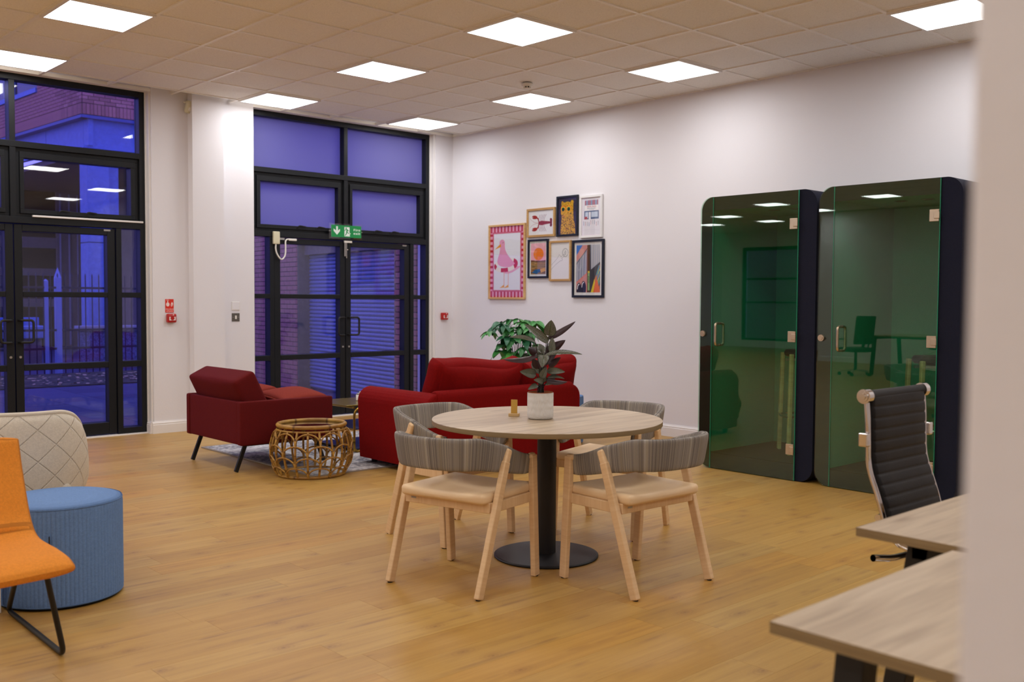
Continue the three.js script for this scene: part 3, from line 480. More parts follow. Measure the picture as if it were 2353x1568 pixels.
picture('framed_picture', 'large navy framed street print with rainbow mural and signpost', 2.1, 2.562, 1.367, 1.984, 0.026, M.frameNavy, null, (c, w, h) => {
  c.fillStyle = '#3d3a44'; c.fillRect(0, 0, w, h); poly(c, [[0, 0], [w * 0.3, 0], [0, h * 0.26]], '#3f76c8');
  poly(c, [[w * 0.26, 0], [w * 0.46, 0], [w * 0.46, h], [0, h], [0, h * 0.22]], '#cf8f8c'); poly(c, [[0, h * 0.36], [w * 0.44, h * 0.1], [w * 0.44, h * 0.6], [0, h * 0.78]], '#8f93a6');
  for (let i = 0; i < 4; i++) line(c, [[w * (0.07 + 0.11 * i), h * (0.34 - 0.06 * i)], [w * (0.05 + 0.11 * i), h * (0.76 - 0.05 * i)]], '#e2dfe6', 6);
  line(c, [[0, h * 0.4], [w * 0.45, h * 0.08]], '#2a2630', 7); line(c, [[0, h * 0.8], [w * 0.45, h * 0.6]], '#dd7f74', 16);
  for (const x of [0.12, 0.31]) { ell(c, w * x, h * (0.98 - x * 0.2), w * 0.11, h * 0.16, '#1f1b3c'); c.strokeStyle = '#f0eef4'; c.lineWidth = 12; c.beginPath(); c.ellipse(w * (x + 0.01), h * (0.97 - x * 0.2), w * 0.08, h * 0.12, 0, 3.3, 4.7); c.stroke(); }
  c.fillStyle = '#5c3a26'; c.fillRect(w * 0.46, 0, w * 0.1, h); poly(c, [[w * 0.6, 0], [w, 0], [w, h * 0.36], [w * 0.62, h * 0.52]], '#a9abb8'); for (let i = 0; i < 4; i++) line(c, [[w * (0.68 + 0.09 * i), 0], [w * (0.66 + 0.09 * i), h * (0.46 - 0.03 * i)]], '#d3c9c0', 6);
  for (let i = 0; i < 60; i++) for (const [q, cs] of [[0, ['#4a6fc0', '#5aa5b0', '#79b35a']], [1, ['#e0d040', '#e88a2a', '#d84a3a']]]) { const y = 0.42 + 0.56 * hash(i, 1 + q, 4), e = 0.98 - (y - 0.4) * 0.6; line(c, [[w * (e + (1 - e) * hash(i, 3, 4)), h * y], [w * (e - 0.06 + (1 - e) * hash(i, 3, 4)), h * (y + 0.1)]], cs[i % 3], 9); }
  poly(c, [[w * 0.62, h], [w * 0.76, h * 0.72], [w * 0.88, h]], '#e0c832'); poly(c, [[w * 0.72, h], [w * 0.84, h * 0.66], [w, h * 0.96], [w, h]], '#e2642c');
  c.fillStyle = '#8fb37a'; c.fillRect(w * 0.49, h * 0.56, w * 0.075, h * 0.4); c.fillStyle = '#e6c53a'; c.fillRect(w * 0.49, h * 0.55, w * 0.075, h * 0.04); c.save(); c.translate(w * 0.515, h * 0.8); c.rotate(-Math.PI / 2); c.fillStyle = '#20242c'; c.font = `bold ${Math.round(w * 0.065)}px sans-serif`; c.fillText('SCOOP', 0, 16); c.restore();
}, 0.03);
// ------------------------------------------------------------------ small fittings on the walls and doors
{
  const sign = canvasTex(512, 256, (c, w, h) => {
    c.fillStyle = '#008a44'; c.fillRect(0, 0, w, h); const K = '#e6efe9';
    c.fillStyle = K; poly(c, [[82, 28], [112, 28], [112, 118], [146, 80], [146, 130], [97, 208], [40, 130], [40, 80], [82, 118]], K);
    c.fillStyle = K; c.fillRect(222, 36, 88, 196); const g = '#008a44'; ell(c, 252, 58, 12, 13, g);
    line(c, [[250, 84], [272, 96], [262, 138]], g, 22); line(c, [[262, 136], [284, 160], [300, 172], [312, 164]], g, 15); line(c, [[262, 136], [256, 174], [236, 212]], g, 15); line(c, [[246, 82], [232, 108], [222, 116]], g, 9); line(c, [[272, 88], [290, 112], [306, 112]], g, 9);
    poly(c, [[296, 170], [326, 158], [330, 170], [312, 190], [318, 232], [262, 232], [256, 222], [274, 196]], K);
    c.fillStyle = K; c.font = 'bold 66px sans-serif'; c.fillText('Fire', 374, 112); c.fillText('exit', 374, 186);
  });
  const o = thing('exit_sign', 'green fire exit sign on a clear plate above the door', 'sign', [-1.503, 2.1, -0.045]);
  part('clear_plate', span(-0.224, 0.224, -0.087, 0.087, 0, 0.006), M.glass, o); part('sign_face', new THREE.PlaneGeometry(0.396, 0.17 * 0.8).translate(0, 0, 0.0085), std({ map: sign, roughness: 0.4 }), o); part('sign_back', span(-0.198, 0.198, -0.068, 0.068, 0.0064, 0.0078), M.whitePlastic, o);
  for (const x of [-0.21, 0.21]) part('fixing', cyl(0.006, 0.006, 0.02).rotateX(Math.PI / 2).translate(x, 0, -0.004), M.greyMetal, o);
  const fire = canvasTex(256, 400, (c, w, h) => { c.fillStyle = '#dc2a12'; c.fillRect(0, 0, w, h); const K = '#f4e0dc'; ell(c, 76, 160, 52, 60, K); poly(c, [[58, 110], [66, 34], [84, 34], [90, 112]], K); for (const [x, y] of [[40, 40], [44, 20], [66, 12], [92, 18], [104, 40]]) ell(c, x, y, 6, 8, K); ell(c, 200, 160, 30, 62, K, 0.2); poly(c, [[188, 108], [204, 84], [226, 120]], K); c.fillStyle = '#dc2a12'; ell(c, 196, 180, 10, 26, '#dc2a12'); c.fillStyle = K; c.font = 'italic bold 50px sans-serif'; c.textAlign = 'center'; c.fillText('Fire alarm', w / 2, 318, 240); c.fillText('call point', w / 2, 374, 220); });
  const s = thing('fire_alarm_sign', 'red sign with a pointing hand reading Fire alarm call point', 'sign', [-3.583, 1.257, 0.03]);
  part('sign_plate', span(-0.042, 0.042, -0.066, 0.066, 0, 0.003), M.red, s); part('sign_face', new THREE.PlaneGeometry(0.084, 0.132).translate(0, 0, 0.0036), std({ map: fire, roughness: 0.5 }), s);
  const label = canvasTex(128, 64, (c, w, h) => { c.fillStyle = '#e6dedd'; c.fillRect(0, 0, w, h); c.fillStyle = '#33333a'; poly(c, [[18, 32], [34, 22], [34, 42]], '#33333a'); poly(c, [[110, 32], [94, 22], [94, 42]], '#33333a'); ell(c, 64, 32, 10, 10, '#33333a'); });
  const callPoint = (lab, x, y, z) => { const k = thing('fire_call_point', lab, 'fire alarm', [x, y, z], 0); part('housing', cushion(0.09, 0.088, 0.05, 0.012, 0, 0, 0.004, 8).translate(0, 0, 0.025), M.red, k); part('glass_label', span(-0.032, 0.032, -0.022, 0.014, 0.05, 0.0525), M.whitePlastic, k); part('label_face', new THREE.PlaneGeometry(0.062, 0.034).translate(0, -0.004, 0.0531), std({ map: label, roughness: 0.5 }), k); part('indicator', cyl(0.005, 0.005, 0.006).rotateX(Math.PI / 2).translate(0.01, 0.033, 0.052), M.whitePlastic, k); };
  callPoint('red fire alarm call point below the red sign', -3.575, 1.135, 0.03); callPoint('small red fire alarm call point beside the room corner', -0.142, 1.13, 0);
  const sw = thing('light_switch', 'square brushed steel light switch on the white wall', 'switch', [-2.885, 1.138, 0.03]);
  part('plate', span(-0.043, 0.043, -0.043, 0.043, 0, 0.005, 0.002), std({ color: 0x6c675f, roughness: 0.4, metalness: 0.5 }), sw); part('rocker', span(-0.01, 0.01, -0.018, 0.018, 0.005, 0.009, 0.002), M.whitePlastic, sw); for (const x of [-0.03, 0.03]) part('screw', cyl(0.004, 0.004, 0.003).rotateX(Math.PI / 2).translate(x, 0, 0.006), M.greyMetal, sw);
  const bp = thing('blank_plate', 'faint white blank plate above the light switch', 'wall plate', [-2.885, 1.255, 0.03]);
  part('plate', span(-0.045, 0.045, -0.045, 0.045, 0, 0.006, 0.003), M.whitePlastic, bp); part('cover', span(-0.039, 0.039, -0.039, 0.039, 0.006, 0.008, 0.002), M.wall, bp);
  const pir = thing('motion_sensor', 'white motion sensor in the angle beside the pilaster', 'sensor', [-3.40, 3.225, 0.06], R(25));
  part('housing', cushion(0.062, 0.125, 0.05, 0.02, 0, 0, 0.006, 10), M.creamPlastic, pir, [0, 0, 0.02], [R(14), 0, 0]); part('lens', cushion(0.04, 0.04, 0.02, 0.009, 0, 0, 0.004, 6), M.whitePlastic, pir, [0, -0.025, 0.042], [R(14), 0, 0]); part('bracket', cyl(0.01, 0.01, 0.05).rotateX(Math.PI / 2).translate(0, 0.05, -0.01), M.whitePlastic, pir);
  const cp = thing('smoke_detector', 'white round smoke detector on the ceiling', 'smoke detector', [-1.40, H, 2.86]);
  
  part('base', lathe([[0, 0], [0.052, 0], [0.054, -0.012], [0.05, -0.024], [0.04, -0.028], [0, -0.028]], 28), M.whitePlastic, cp); part('dome', lathe([[0, -0.052], [0.024, -0.052], [0.032, -0.046], [0.034, -0.042], [0, -0.042]], 28), M.whitePlastic, cp); for (let i = 0; i < 8; i++) part('vent_fin', box(0.006, 0.016, 0.01, 0.031, -0.035, 0, 0.001).rotateY(i * Math.PI / 4), M.whitePlastic, cp); part('core', cyl(0.024, 0.024, 0.016, 0, -0.035, 0), M.black, cp);
  // door contact with its looped flex, hold-open bolt
  const dc = thing('door_contact', 'cream door alarm box with a looped white cable', 'door alarm', [-2.375, 1.988, -0.062]);
  part('box', cushion(0.078, 0.135, 0.03, 0.008, 0, 0, 0.002, 6).translate(0, 0, 0.015), M.creamPlastic, dc); part('armoured_cable', tube([[-0.005, -0.066, 0.016], [-0.008, -0.12, 0.018], [0.012, -0.185, 0.022], [0.06, -0.23, 0.022], [0.10, -0.19, 0.02], [0.112, -0.1, 0.014], [0.116, -0.03, 0.008], [0.135, -0.012, 0.004], [0.155, -0.008, 0.002]], 0.0085, 60, 8), M.whitePlastic, dc); part('contact', cushion(0.1, 0.026, 0.02, 0.008, 0, 0, 0, 6).translate(0.205, -0.012, -0.002), M.whitePlastic, dc);
  part('backplate', span(0.04, 0.11, -0.018, 0.004, -0.006, -0.002), M.greyMetal, dc);
  const db = thing('door_bolt', 'pale grey flush bolt hanging under the exit sign', 'door bolt', [-1.49, 1.985, -0.066]);
  part('plate', span(-0.03, 0.075, -0.012, 0.012, -0.002, 0.012, 0.003), M.whitePlastic, db); part('channel', span(-0.024, -0.008, -0.165, -0.012, -0.004, 0.01, 0.003), M.greyMetal, db); part('rod', cyl(0.006, 0.006, 0.17, 0.004, -0.1, 0.004), M.greyMetal, db); part('knob', new THREE.SphereGeometry(0.008, 12, 8).translate(0.014, -0.09, 0.012), M.chrome, db);
}

// ------------------------------------------------------------------ round table and its four chairs
const discUV = (g, s) => { const p = g.attributes.position, uv = g.attributes.uv; for (let i = 0; i < p.count; i++) uv.setXY(i, (p.getX(i) * 0.8 + p.getZ(i) * 0.6) / s, (p.getZ(i) * 0.8 - p.getX(i) * 0.6) / s); return g; };
{
  const t = thing('round_table', 'round oak topped table on a black pedestal', 'table', [-4.05, 0, 5.9]);
  part('tabletop', discUV(lathe([[0, 0.724], [0.5985, 0.724], [0.6, 0.7225], [0.6, 0.7215]], 96), 1.3).rotateY(R(40)), M.oak, t);
  part('edge_band', (() => { const g = lathe([[0.6, 0.7215], [0.6005, 0.71], [0.6, 0.7], [0.5985, 0.6985], [0, 0.6985]], 96); return g; })(), M.oakEdge, t);
  part('column', cyl(0.05, 0.05, 0.685, 0, 0.355, 0, 40), M.blackMetal, t);
  part('mounting_plate', [cyl(0.07, 0.07, 0.008, 0, 0.694, 0), box(0.6, 0.012, 0.05, 0, 0.692, 0), box(0.05, 0.012, 0.6, 0, 0.692, 0)], M.blackMetal, t);
  part('base_plate', lathe([[0, 0.018], [0.06, 0.018], [0.262, 0.013], [0.274, 0.009], [0.274, 0.001], [0, 0.001]], 72), M.blackMetal, t);
}
function makeDiningChair() {
  const o = thing('dining_chair', '', 'chair', [0, 0, 0], 0, 'wooden dining chairs round the table');
  const bandFrames = [], N = 46;
  for (let i = 0; i <= N; i++) {                          // horseshoe: arm, back, arm
    const t = i / N * 2 - 1, a = Math.abs(t), s = Math.sign(t) || 1; let x, z, nx, nz;
    if (a > 0.62) { const k = (a - 0.62) / 0.38; x = 0.247 - 0.012 * k; z = -0.055 + 0.285 * k; nx = 1; nz = 0; }
    else { const f = (a / 0.62) * Math.PI / 2; x = 0.247 * Math.sin(f) ** 0.74; z = -0.055 - 0.235 * Math.cos(f) ** 0.7; nx = Math.sin(f); nz = -Math.cos(f); }
    const k = sm(cl((1 - a) / 0.62)), end = cl((1 - a) / 0.05), top = 0.602 + 0.120 * k, hgt = (0.098 + 0.052 * k) * (0.55 + 0.45 * Math.sqrt(end)), th = (0.032 + 0.008 * k) * (0.5 + 0.5 * Math.sqrt(end)), mid = top - hgt / 2, ring = [];
    for (let j = 0; j < 20; j++) { const q = j / 20 * Math.PI * 2, cu = Math.cos(q), su = Math.sin(q), e = 0.42, u = Math.sign(cu) * Math.abs(cu) ** e * th / 2, v = Math.sign(su) * Math.abs(su) ** e * hgt / 2, lean = v * 0.16; ring.push(V3(s * (x + nx * (u + lean)), mid + v, z + nz * (u + lean))); }
    bandFrames.push(ring);
  }
  const g = sweep(bandFrames), uv = g.attributes.uv;
  for (let i = 0; i < uv.count; i++) uv.setXY(i, uv.getX(i) / 0.44, uv.getY(i) / 0.16);
  part('backrest', g, M.stripe, o);
  const seam = bandFrames.map((r) => { return r.reduce((b, q) => (q.y > b.y ? q : b), r[0]); });
  part('piping', tube(seam.slice(1, -1).map((q) => [q.x, q.y - 0.0015, q.z]), 0.0022, 90, 5), std({ color: 0x4d453f, roughness: 0.9 }), o);
  for (const s of [-1, 1]) {
    part('leg', [beam([s * 0.258, 0.003, -0.238], [s * 0.27, 0.60, -0.045], 0.044, 0.028, 0.006, V3(0, 0, 1), 0.5), beam([s * 0.27, 0.575, -0.053], [s * 0.268, 0.655, -0.018], 0.042, 0.027, 0.012, V3(0, 0, 1), 0.5)], M.beech, o);
    part('leg', [beam([s * 0.255, 0.003, 0.238], [s * 0.258, 0.60, 0.202], 0.044, 0.028, 0.006, V3(0, 0, 1), 0.5), box(0.027, 0.03, 0.046, s * 0.256, 0.595, 0.196, 0.012, 0.5)], M.beech, o);
    part('side_rail', beam([s * 0.246, 0.395, -0.125], [s * 0.244, 0.395, 0.215], 0.048, 0.022, 0.004, V3(0, 1, 0), 0.5), M.beech, o);
    for (const z of [-0.238, 0.238]) part('glide', cyl(0.012, 0.012, 0.004, s * 0.257, 0.002, z, 12), M.black, o);
  }
  part('back_rail', beam([-0.246, 0.395, -0.128], [0.246, 0.395, -0.128], 0.048, 0.022, 0.004, V3(0, 1, 0), 0.5), M.beech, o);
  part('front_rail', beam([-0.244, 0.395, 0.218], [0.244, 0.395, 0.218], 0.048, 0.022, 0.004, V3(0, 1, 0), 0.5), M.beech, o);
  part('seat', cushion(0.488, 0.05, 0.425, 0.02, 0.004, 0, 0.004, 16, (q, a, b, c) => { if (b > 0) q.y += 0.002 - 0.014 * (1 - a * a) * (1 - (c + 0.1) ** 2 * 0.6); if (c > 0.4) q.x *= 1 - 0.0 * c; }).translate(0, 0.437, 0.03), M.leather, o);
  part('maker_tag', box(0.03, 0.008, 0.002, 0.195, 0.398, -0.1395, 0.001), M.greyMetal, o);
  return o;
}
{
  const c = makeDiningChair(), th = (dx, dz) => Math.atan2(dx, dz);
  c.position.set(-4.65, 0, 5.953); c.rotation.y = th(0.46, -0.117); c.userData.label = 'wooden dining chair with striped grey back, nearest the open floor';
  copyOf(c, [-4.03, 0, 6.506], th(0.02, -0.495), 'wooden dining chair with striped grey back, nearest the desks');
  copyOf(c, [-4.12, 0, 5.182], th(0.026, 0.48), 'wooden dining chair with striped grey back, between table and red sofa');
  copyOf(c, [-3.324, 0, 5.695], th(-0.457, 0.14), 'wooden dining chair with striped grey back, nearest the phone booths');
}
// ------------------------------------------------------------------ on the table: card holder and striped plant
{
  const h = thing('card_holder', 'small bamboo card stand on the round table', 'card holder', [-4.125, 0.7245, 5.725], R(-55));
  part('block', [span(-0.028, 0.028, 0, 0.016, -0.014, -0.003, 0.002, 0.3), span(-0.028, 0.028, 0, 0.016, 0.003, 0.014, 0.002, 0.3), span(-0.028, 0.028, 0, 0.006, -0.003, 0.003, 0, 0.3)], M.pale, h); part('card', span(-0.017, 0.017, 0.0065, 0.088, -0.0024, 0.0024, 0.0008, 0.3).rotateX(R(-2)), std({ color: 0xc79a3e, roughness: 0.5 }), h);
}
const ornTex = tex(512, 256, (u, v) => {                  // u along the leaf, v across: pale pinstripes on dark green
  const y = Math.abs(v - 0.5) * 2, d = u * 13 - y * 4.6, ph = d - Math.floor(d), st = ph < 0.2 && y > 0.07 && y < 0.9 ? 1 : 0, pair = ph > 0.34 && ph < 0.44 && y > 0.1 && y < 0.85 ? 0.55 : 0;
  const base = mixc([18, 32, 18], [46, 60, 28], fbm(u, v, 8, 8, 181, 3)); return mixc(mixc(base, [196, 182, 172], Math.max(st, pair) * (0.75 + 0.25 * vn(u * 40, v * 40, 40, 40, 183))), [70, 84, 46], y < 0.05 ? 0.8 : 0);
});
M.orn = std({ map: ornTex, roughness: 0.38 }); M.ornBack = std({ color: 0x2e0d13, roughness: 0.5 });
function leafGeo(L, W, bend, fold, twoSided) {            // blade along +x, upper face +y; slightly domed, tip bending down
  const nu = 14, nv = 6, make = (up) => {
    const pos = [], uv = [], idx = [];
    for (let i = 0; i <= nu; i++) for (let j = 0; j <= nv; j++) {
      const u = i / nu, v = j / nv * 2 - 1, w = W / 2 * Math.sin(Math.PI * u ** 0.78) ** 0.72 * (1 - 0.15 * u) + 0.0008, a = u * bend, rad = L / (bend || 1e-3);
      const x = Math.abs(bend) > 1e-3 ? rad * Math.sin(a) : L * u, y0 = Math.abs(bend) > 1e-3 ? -rad * (1 - Math.cos(a)) : 0, y = y0 + fold * w * v * v * 0.9 + 0.02 * w * Math.sin(u * 22 + v * 3) + (up ? 0.0004 : -0.0004);
      pos.push(x, y, v * w); uv.push(u, j / nv);
    }
    for (let i = 0; i < nu; i++) for (let j = 0; j < nv; j++) { const a = i * (nv + 1) + j, b = a + nv + 1; if (up) idx.push(a, a + 1, b, b, a + 1, b + 1); else idx.push(a, b, a + 1, b, b + 1, a + 1); }
    const g = new THREE.BufferGeometry(); g.setAttribute('position', new THREE.Float32BufferAttribute(pos, 3)); g.setAttribute('uv', new THREE.Float32BufferAttribute(uv, 2)); g.setIndex(idx); g.computeVertexNormals(); return g.toNonIndexed();
  };
  return mergeGeometries([make(true), make(false)], true);
}
function aim(o, base, dir, roll = 0, up = V3(0, 1, 0)) {  // place a blade: root at base, length along dir
  const x = dir.clone().normalize(), z = x.clone().cross(up).normalize(), y = z.clone().cross(x);
  o.quaternion.setFromRotationMatrix(new THREE.Matrix4().makeBasis(x, y, z)); o.rotateX(roll); o.position.copy(base);
}
{
  const pot = thing('table_plant', 'potted plant with pink striped dark leaves on the round table', 'plant', [-4.09, 0.7245, 5.89]);
  part('pot', lathe([[0, 0.001], [0.06, 0.001], [0.0655, 0.006], [0.068, 0.02], [0.068, 0.136], [0.0665, 0.1375], [0.065, 0.136], [0.065, 0.1], [0, 0.1]], 56), M.pot, pot);
  part('inner_pot', lathe([[0.0615, 0.11], [0.0615, 0.140], [0.0635, 0.1405], [0.0635, 0.128]], 48), M.terracotta, pot);
  part('soil', cyl(0.0612, 0.0612, 0.01, 0, 0.124, 0, 32), M.soil, pot);
  const k = 0.002248 / 5.808, W = (x, y, d = 0) => V3(0, 0, 0).addScaledVector(V3(RIGHT.x, 0, RIGHT.z), (x - 808) * k).addScaledVector(V3(FWD.x, 0, FWD.z).normalize(), -d).add(V3(0, 0.139 - (y - 1140) * k, 0));
  // root, tip (both as read off the plant's front view), depths towards the viewer, width, roll, bend
  const L = [
    [920, 385, 0.00, 945, 185, 0.02, 0.085, 5, 0.3], [885, 425, 0.0, 1255, 215, -0.05, 0.045, 215, 0.25], [905, 480, 0.01, 610, 235, 0.02, 0.06, 30, 0.3], [875, 610, -0.01, 1125, 455, -0.04, 0.065, 190, 0.2],
    [740, 475, 0.02, 415, 375, 0.05, 0.05, 55, 0.5], [855, 650, 0.03, 1330, 595, 0.06, 0.06, 62, 0.35], [765, 640, 0.03, 330, 715, 0.08, 0.06, 235, 0.4], [850, 640, 0.05, 825, 775, 0.10, 0.075, 20, 0.6],
    [745, 900, 0.03, 550, 855, 0.07, 0.065, 12, 0.4], [895, 855, 0.03, 1115, 850, 0.06, 0.05, 20, 0.4], [900, 945, 0.03, 1112, 930, 0.05, 0.035, 60, 0.5], [890, 975, 0.04, 1150, 1000, 0.06, 0.04, 220, 0.4],
    [770, 1045, 0.03, 650, 1085, 0.06, 0.04, 30, 0.5], [955, 620, 0.01, 960, 415, 0.0, 0.05, 15, 0.2], [760, 600, 0.0, 640, 560, 0.03, 0.06, 200, 0.4], [925, 800, 0.0, 1065, 680, -0.02, 0.045, 170, 0.3],
    [850, 1000, 0.03, 840, 860, 0.05, 0.04, 20, 0.3], [860, 700, -0.03, 720, 540, -0.08, 0.06, 20, 0.3], [830, 760, -0.03, 1010, 640, -0.09, 0.055, 200, 0.3], [800, 900, -0.02, 690, 760, -0.07, 0.05, 20, 0.3], [880, 1030, 0.03, 950, 1020, 0.05, 0.03, 40, 0.5],
    [790, 820, 0.04, 700, 690, 0.07, 0.05, 190, 0.3], [840, 1000, 0.04, 730, 960, 0.07, 0.045, 25, 0.5], [900, 1010, 0.0, 1010, 900, -0.03, 0.05, 200, 0.3], [830, 620, -0.02, 790, 500, -0.05, 0.05, 20, 0.3], [820, 940, 0.05, 880, 800, 0.06, 0.05, 20, 0.4],
  ];
  const toV = V3(-FWD.x, 0, -FWD.z).normalize();
  L.forEach(([bx, by, bd, tx, ty, td, w, face, bend], i) => {
    const a = W(bx, by, bd), b = W(tx, ty, td), len = a.distanceTo(b), n = toV.clone().multiplyScalar(Math.cos(R(face))).add(V3(0, Math.sin(R(face)), 0));
    const x = b.clone().sub(a).normalize(), y = n.clone().addScaledVector(x, -n.dot(x)).normalize(); x.addScaledVector(y, bend * 0.45).normalize(); y.addScaledVector(x, -y.dot(x)).normalize();
    const m = part('leaf', leafGeo(len * 1.06, w * 0.8, bend * 1.3, 0.45), [M.orn, M.ornBack], pot); m.quaternion.setFromRotationMatrix(new THREE.Matrix4().makeBasis(x, y, x.clone().cross(y))); m.position.copy(a);
    const s0 = V3(rr(-0.02, 0.02), 0.125, rr(-0.02, 0.02)), q = s0.clone().lerp(a, 0.5).add(V3(0, 0.02, 0)); part('stalk', tube([s0.toArray(), q.toArray(), a.toArray()], 0.0022, 16, 5), i % 3 ? M.stemDark : M.stem, pot);
  });
}
// ------------------------------------------------------------------ red sofa
{
  const s = thing('sofa', 'red velvet two seat sofa with loose back cushions', 'sofa', [-2.365, 0, 3.245], Math.PI);   // local +z faces the windows, local x mirrored
  part('base', cushion(1.22, 0.30, 0.86, 0.03, 0, 0, 0, 8).translate(0, 0.205, 0.02), M.velvet, s);
  for (const x of [-1, 1]) {
    const prof = []; for (let i = 0; i <= 12; i++) { const a = Math.PI * i / 12; prof.push([0.115 * Math.cos(a) + 0.005, 0.515 + 0.112 * Math.sin(a)]); }
    const sh = new THREE.Shape(); sh.moveTo(0.10, 0.055); prof.forEach((p) => sh.lineTo(p[0], p[1])); sh.lineTo(-0.095, 0.055); sh.closePath();
    const g = extrude(sh, 0.935, 0.02, 3); part('arm', boxUV(x > 0 ? g : g), M.velvet, s, [x * 0.712, 0, -0.475]);
    if (x > 0) s.children.at(-1).scale.x = 1;
  }
  // back frame, leaning out a little at the top, with a rolled upper edge
  const bs = new THREE.Shape(); bs.moveTo(0.0, 0.055); bs.lineTo(-0.015, 0.58); bs.quadraticCurveTo(-0.018, 0.645, 0.035, 0.648); bs.quadraticCurveTo(0.10, 0.645, 0.125, 0.56); bs.lineTo(0.15, 0.055); bs.closePath();
  part('back_frame', boxUV(extrude(bs, 1.46, 0.018, 3).rotateY(-Math.PI / 2).translate(0.73, 0, 0)), M.velvet, s, [0, 0, -0.475]);
  for (const x of [-0.315, 0.315]) part('seat_cushion', cushion(0.618, 0.16, 0.68, 0.05, 0.01, 0.03, 0.01, 12).translate(x, 0.42, 0.13), M.velvet, s);
  const wr = (ph) => (q, a, b, c) => { q.y += 0.012 * Math.sin(a * 4 + ph) * Math.max(0, b) - 0.02 * Math.max(0, b) ** 2 * (1 - a * a); if (b > 0.5) { q.y += 0.035 * Math.abs(a) ** 6; q.x *= 1 + 0.02 * b; } q.z += 0.006 * Math.sin(a * 9 + b * 3 + ph) * (1 - c * c * 0.2); };
  part('back_cushion', cushion(0.86, 0.47, 0.22, 0.085, 0.03, 0.012, 0.06, 22, wr(0.5)), M.velvet, s, [0.195, 0.638, -0.245], [R(-17), R(-2), R(1.5)]);
  part('back_cushion', cushion(0.64, 0.45, 0.22, 0.085, 0.03, 0.012, 0.06, 22, wr(2.1)), M.velvet, s, [-0.575, 0.632, -0.26], [R(-17), R(4), R(-4)]);
  for (const x of [-0.7, 0.7]) for (const z of [-0.40, 0.40]) part('foot', cyl(0.03, 0.024, 0.055, x, z > 0 ? 0.0375 : 0.0275, z, 20), M.black, s);
}
// ------------------------------------------------------------------ burgundy armchair, its two scatter cushions
{
  const a = thing('armchair', 'burgundy fabric armchair with black metal legs', 'armchair', [-3.745, 0, 2.173], Math.PI / 2);   // local +z faces away from the pictures' wall, x across
  const hw = 0.4835;
  for (const s of [-1, 1]) { part('arm', cushion(0.06, 0.338, 0.81, 0.016, 0.002, 0, 0, 10).translate(s * (hw - 0.03), 0.381, 0), M.burgundy, a); }
  part('back_panel', cushion(0.85, 0.33, 0.06, 0.014, 0, 0, 0.002, 10).translate(0, 0.381, -0.37), M.burgundy, a);
  part('seat_base', cushion(0.85, 0.14, 0.72, 0.02, 0, 0, 0, 8).translate(0, 0.29, 0.03), M.burgundy, a);
  part('seat_cushion', cushion(0.84, 0.13, 0.66, 0.04, 0.004, 0.015, 0.01, 12).translate(0, 0.425, 0.06), M.burgundy, a);
  part('back_cushion', cushion(0.83, 0.34, 0.19, 0.03, 0.004, 0.004, 0.02, 14), M.burgundy, a, [0, 0.59, -0.265], [R(-26), 0, 0]);
  for (const x of [-1, 1]) {
    part('leg', beam([x * 0.385, 0.004, -0.395], [x * 0.385, 0.212, -0.315], 0.032, 0.02, 0.004, V3(0, 0, 1)), M.black, a); part('leg', beam([x * 0.385, 0.014, 0.375], [x * 0.385, 0.212, 0.30], 0.032, 0.02, 0.004, V3(0, 0, 1)), M.black, a);
    part('side_bar', span(x * 0.385 - 0.01, x * 0.385 + 0.01, 0.194, 0.216, -0.32, 0.31, 0.004), M.black, a);
  }
  const pillow = (lab, p, r, w) => { const o = thing('scatter_cushion', lab, 'cushion', p); part('cover', cushion(w, 0.10, w, 0.03, 0, 0.0, 0, 18, (q, a2, b, c) => { const e = (1 - a2 * a2) * (1 - c * c); q.y *= 0.18 + 0.95 * e ** 0.5; q.x *= 1 + 0.06 * c * c; q.z *= 1 + 0.06 * a2 * a2; }), M.rust, o); o.rotation.set(...r); return o; };
  pillow('rust red scatter cushion lying along the armchair arm', [-3.55, 0.545, 2.37], [R(6), R(4), R(3)], 0.40);
  pillow('rust red scatter cushion behind the other one on the armchair', [-3.76, 0.56, 1.97], [R(4), R(20), R(8)], 0.36);
}
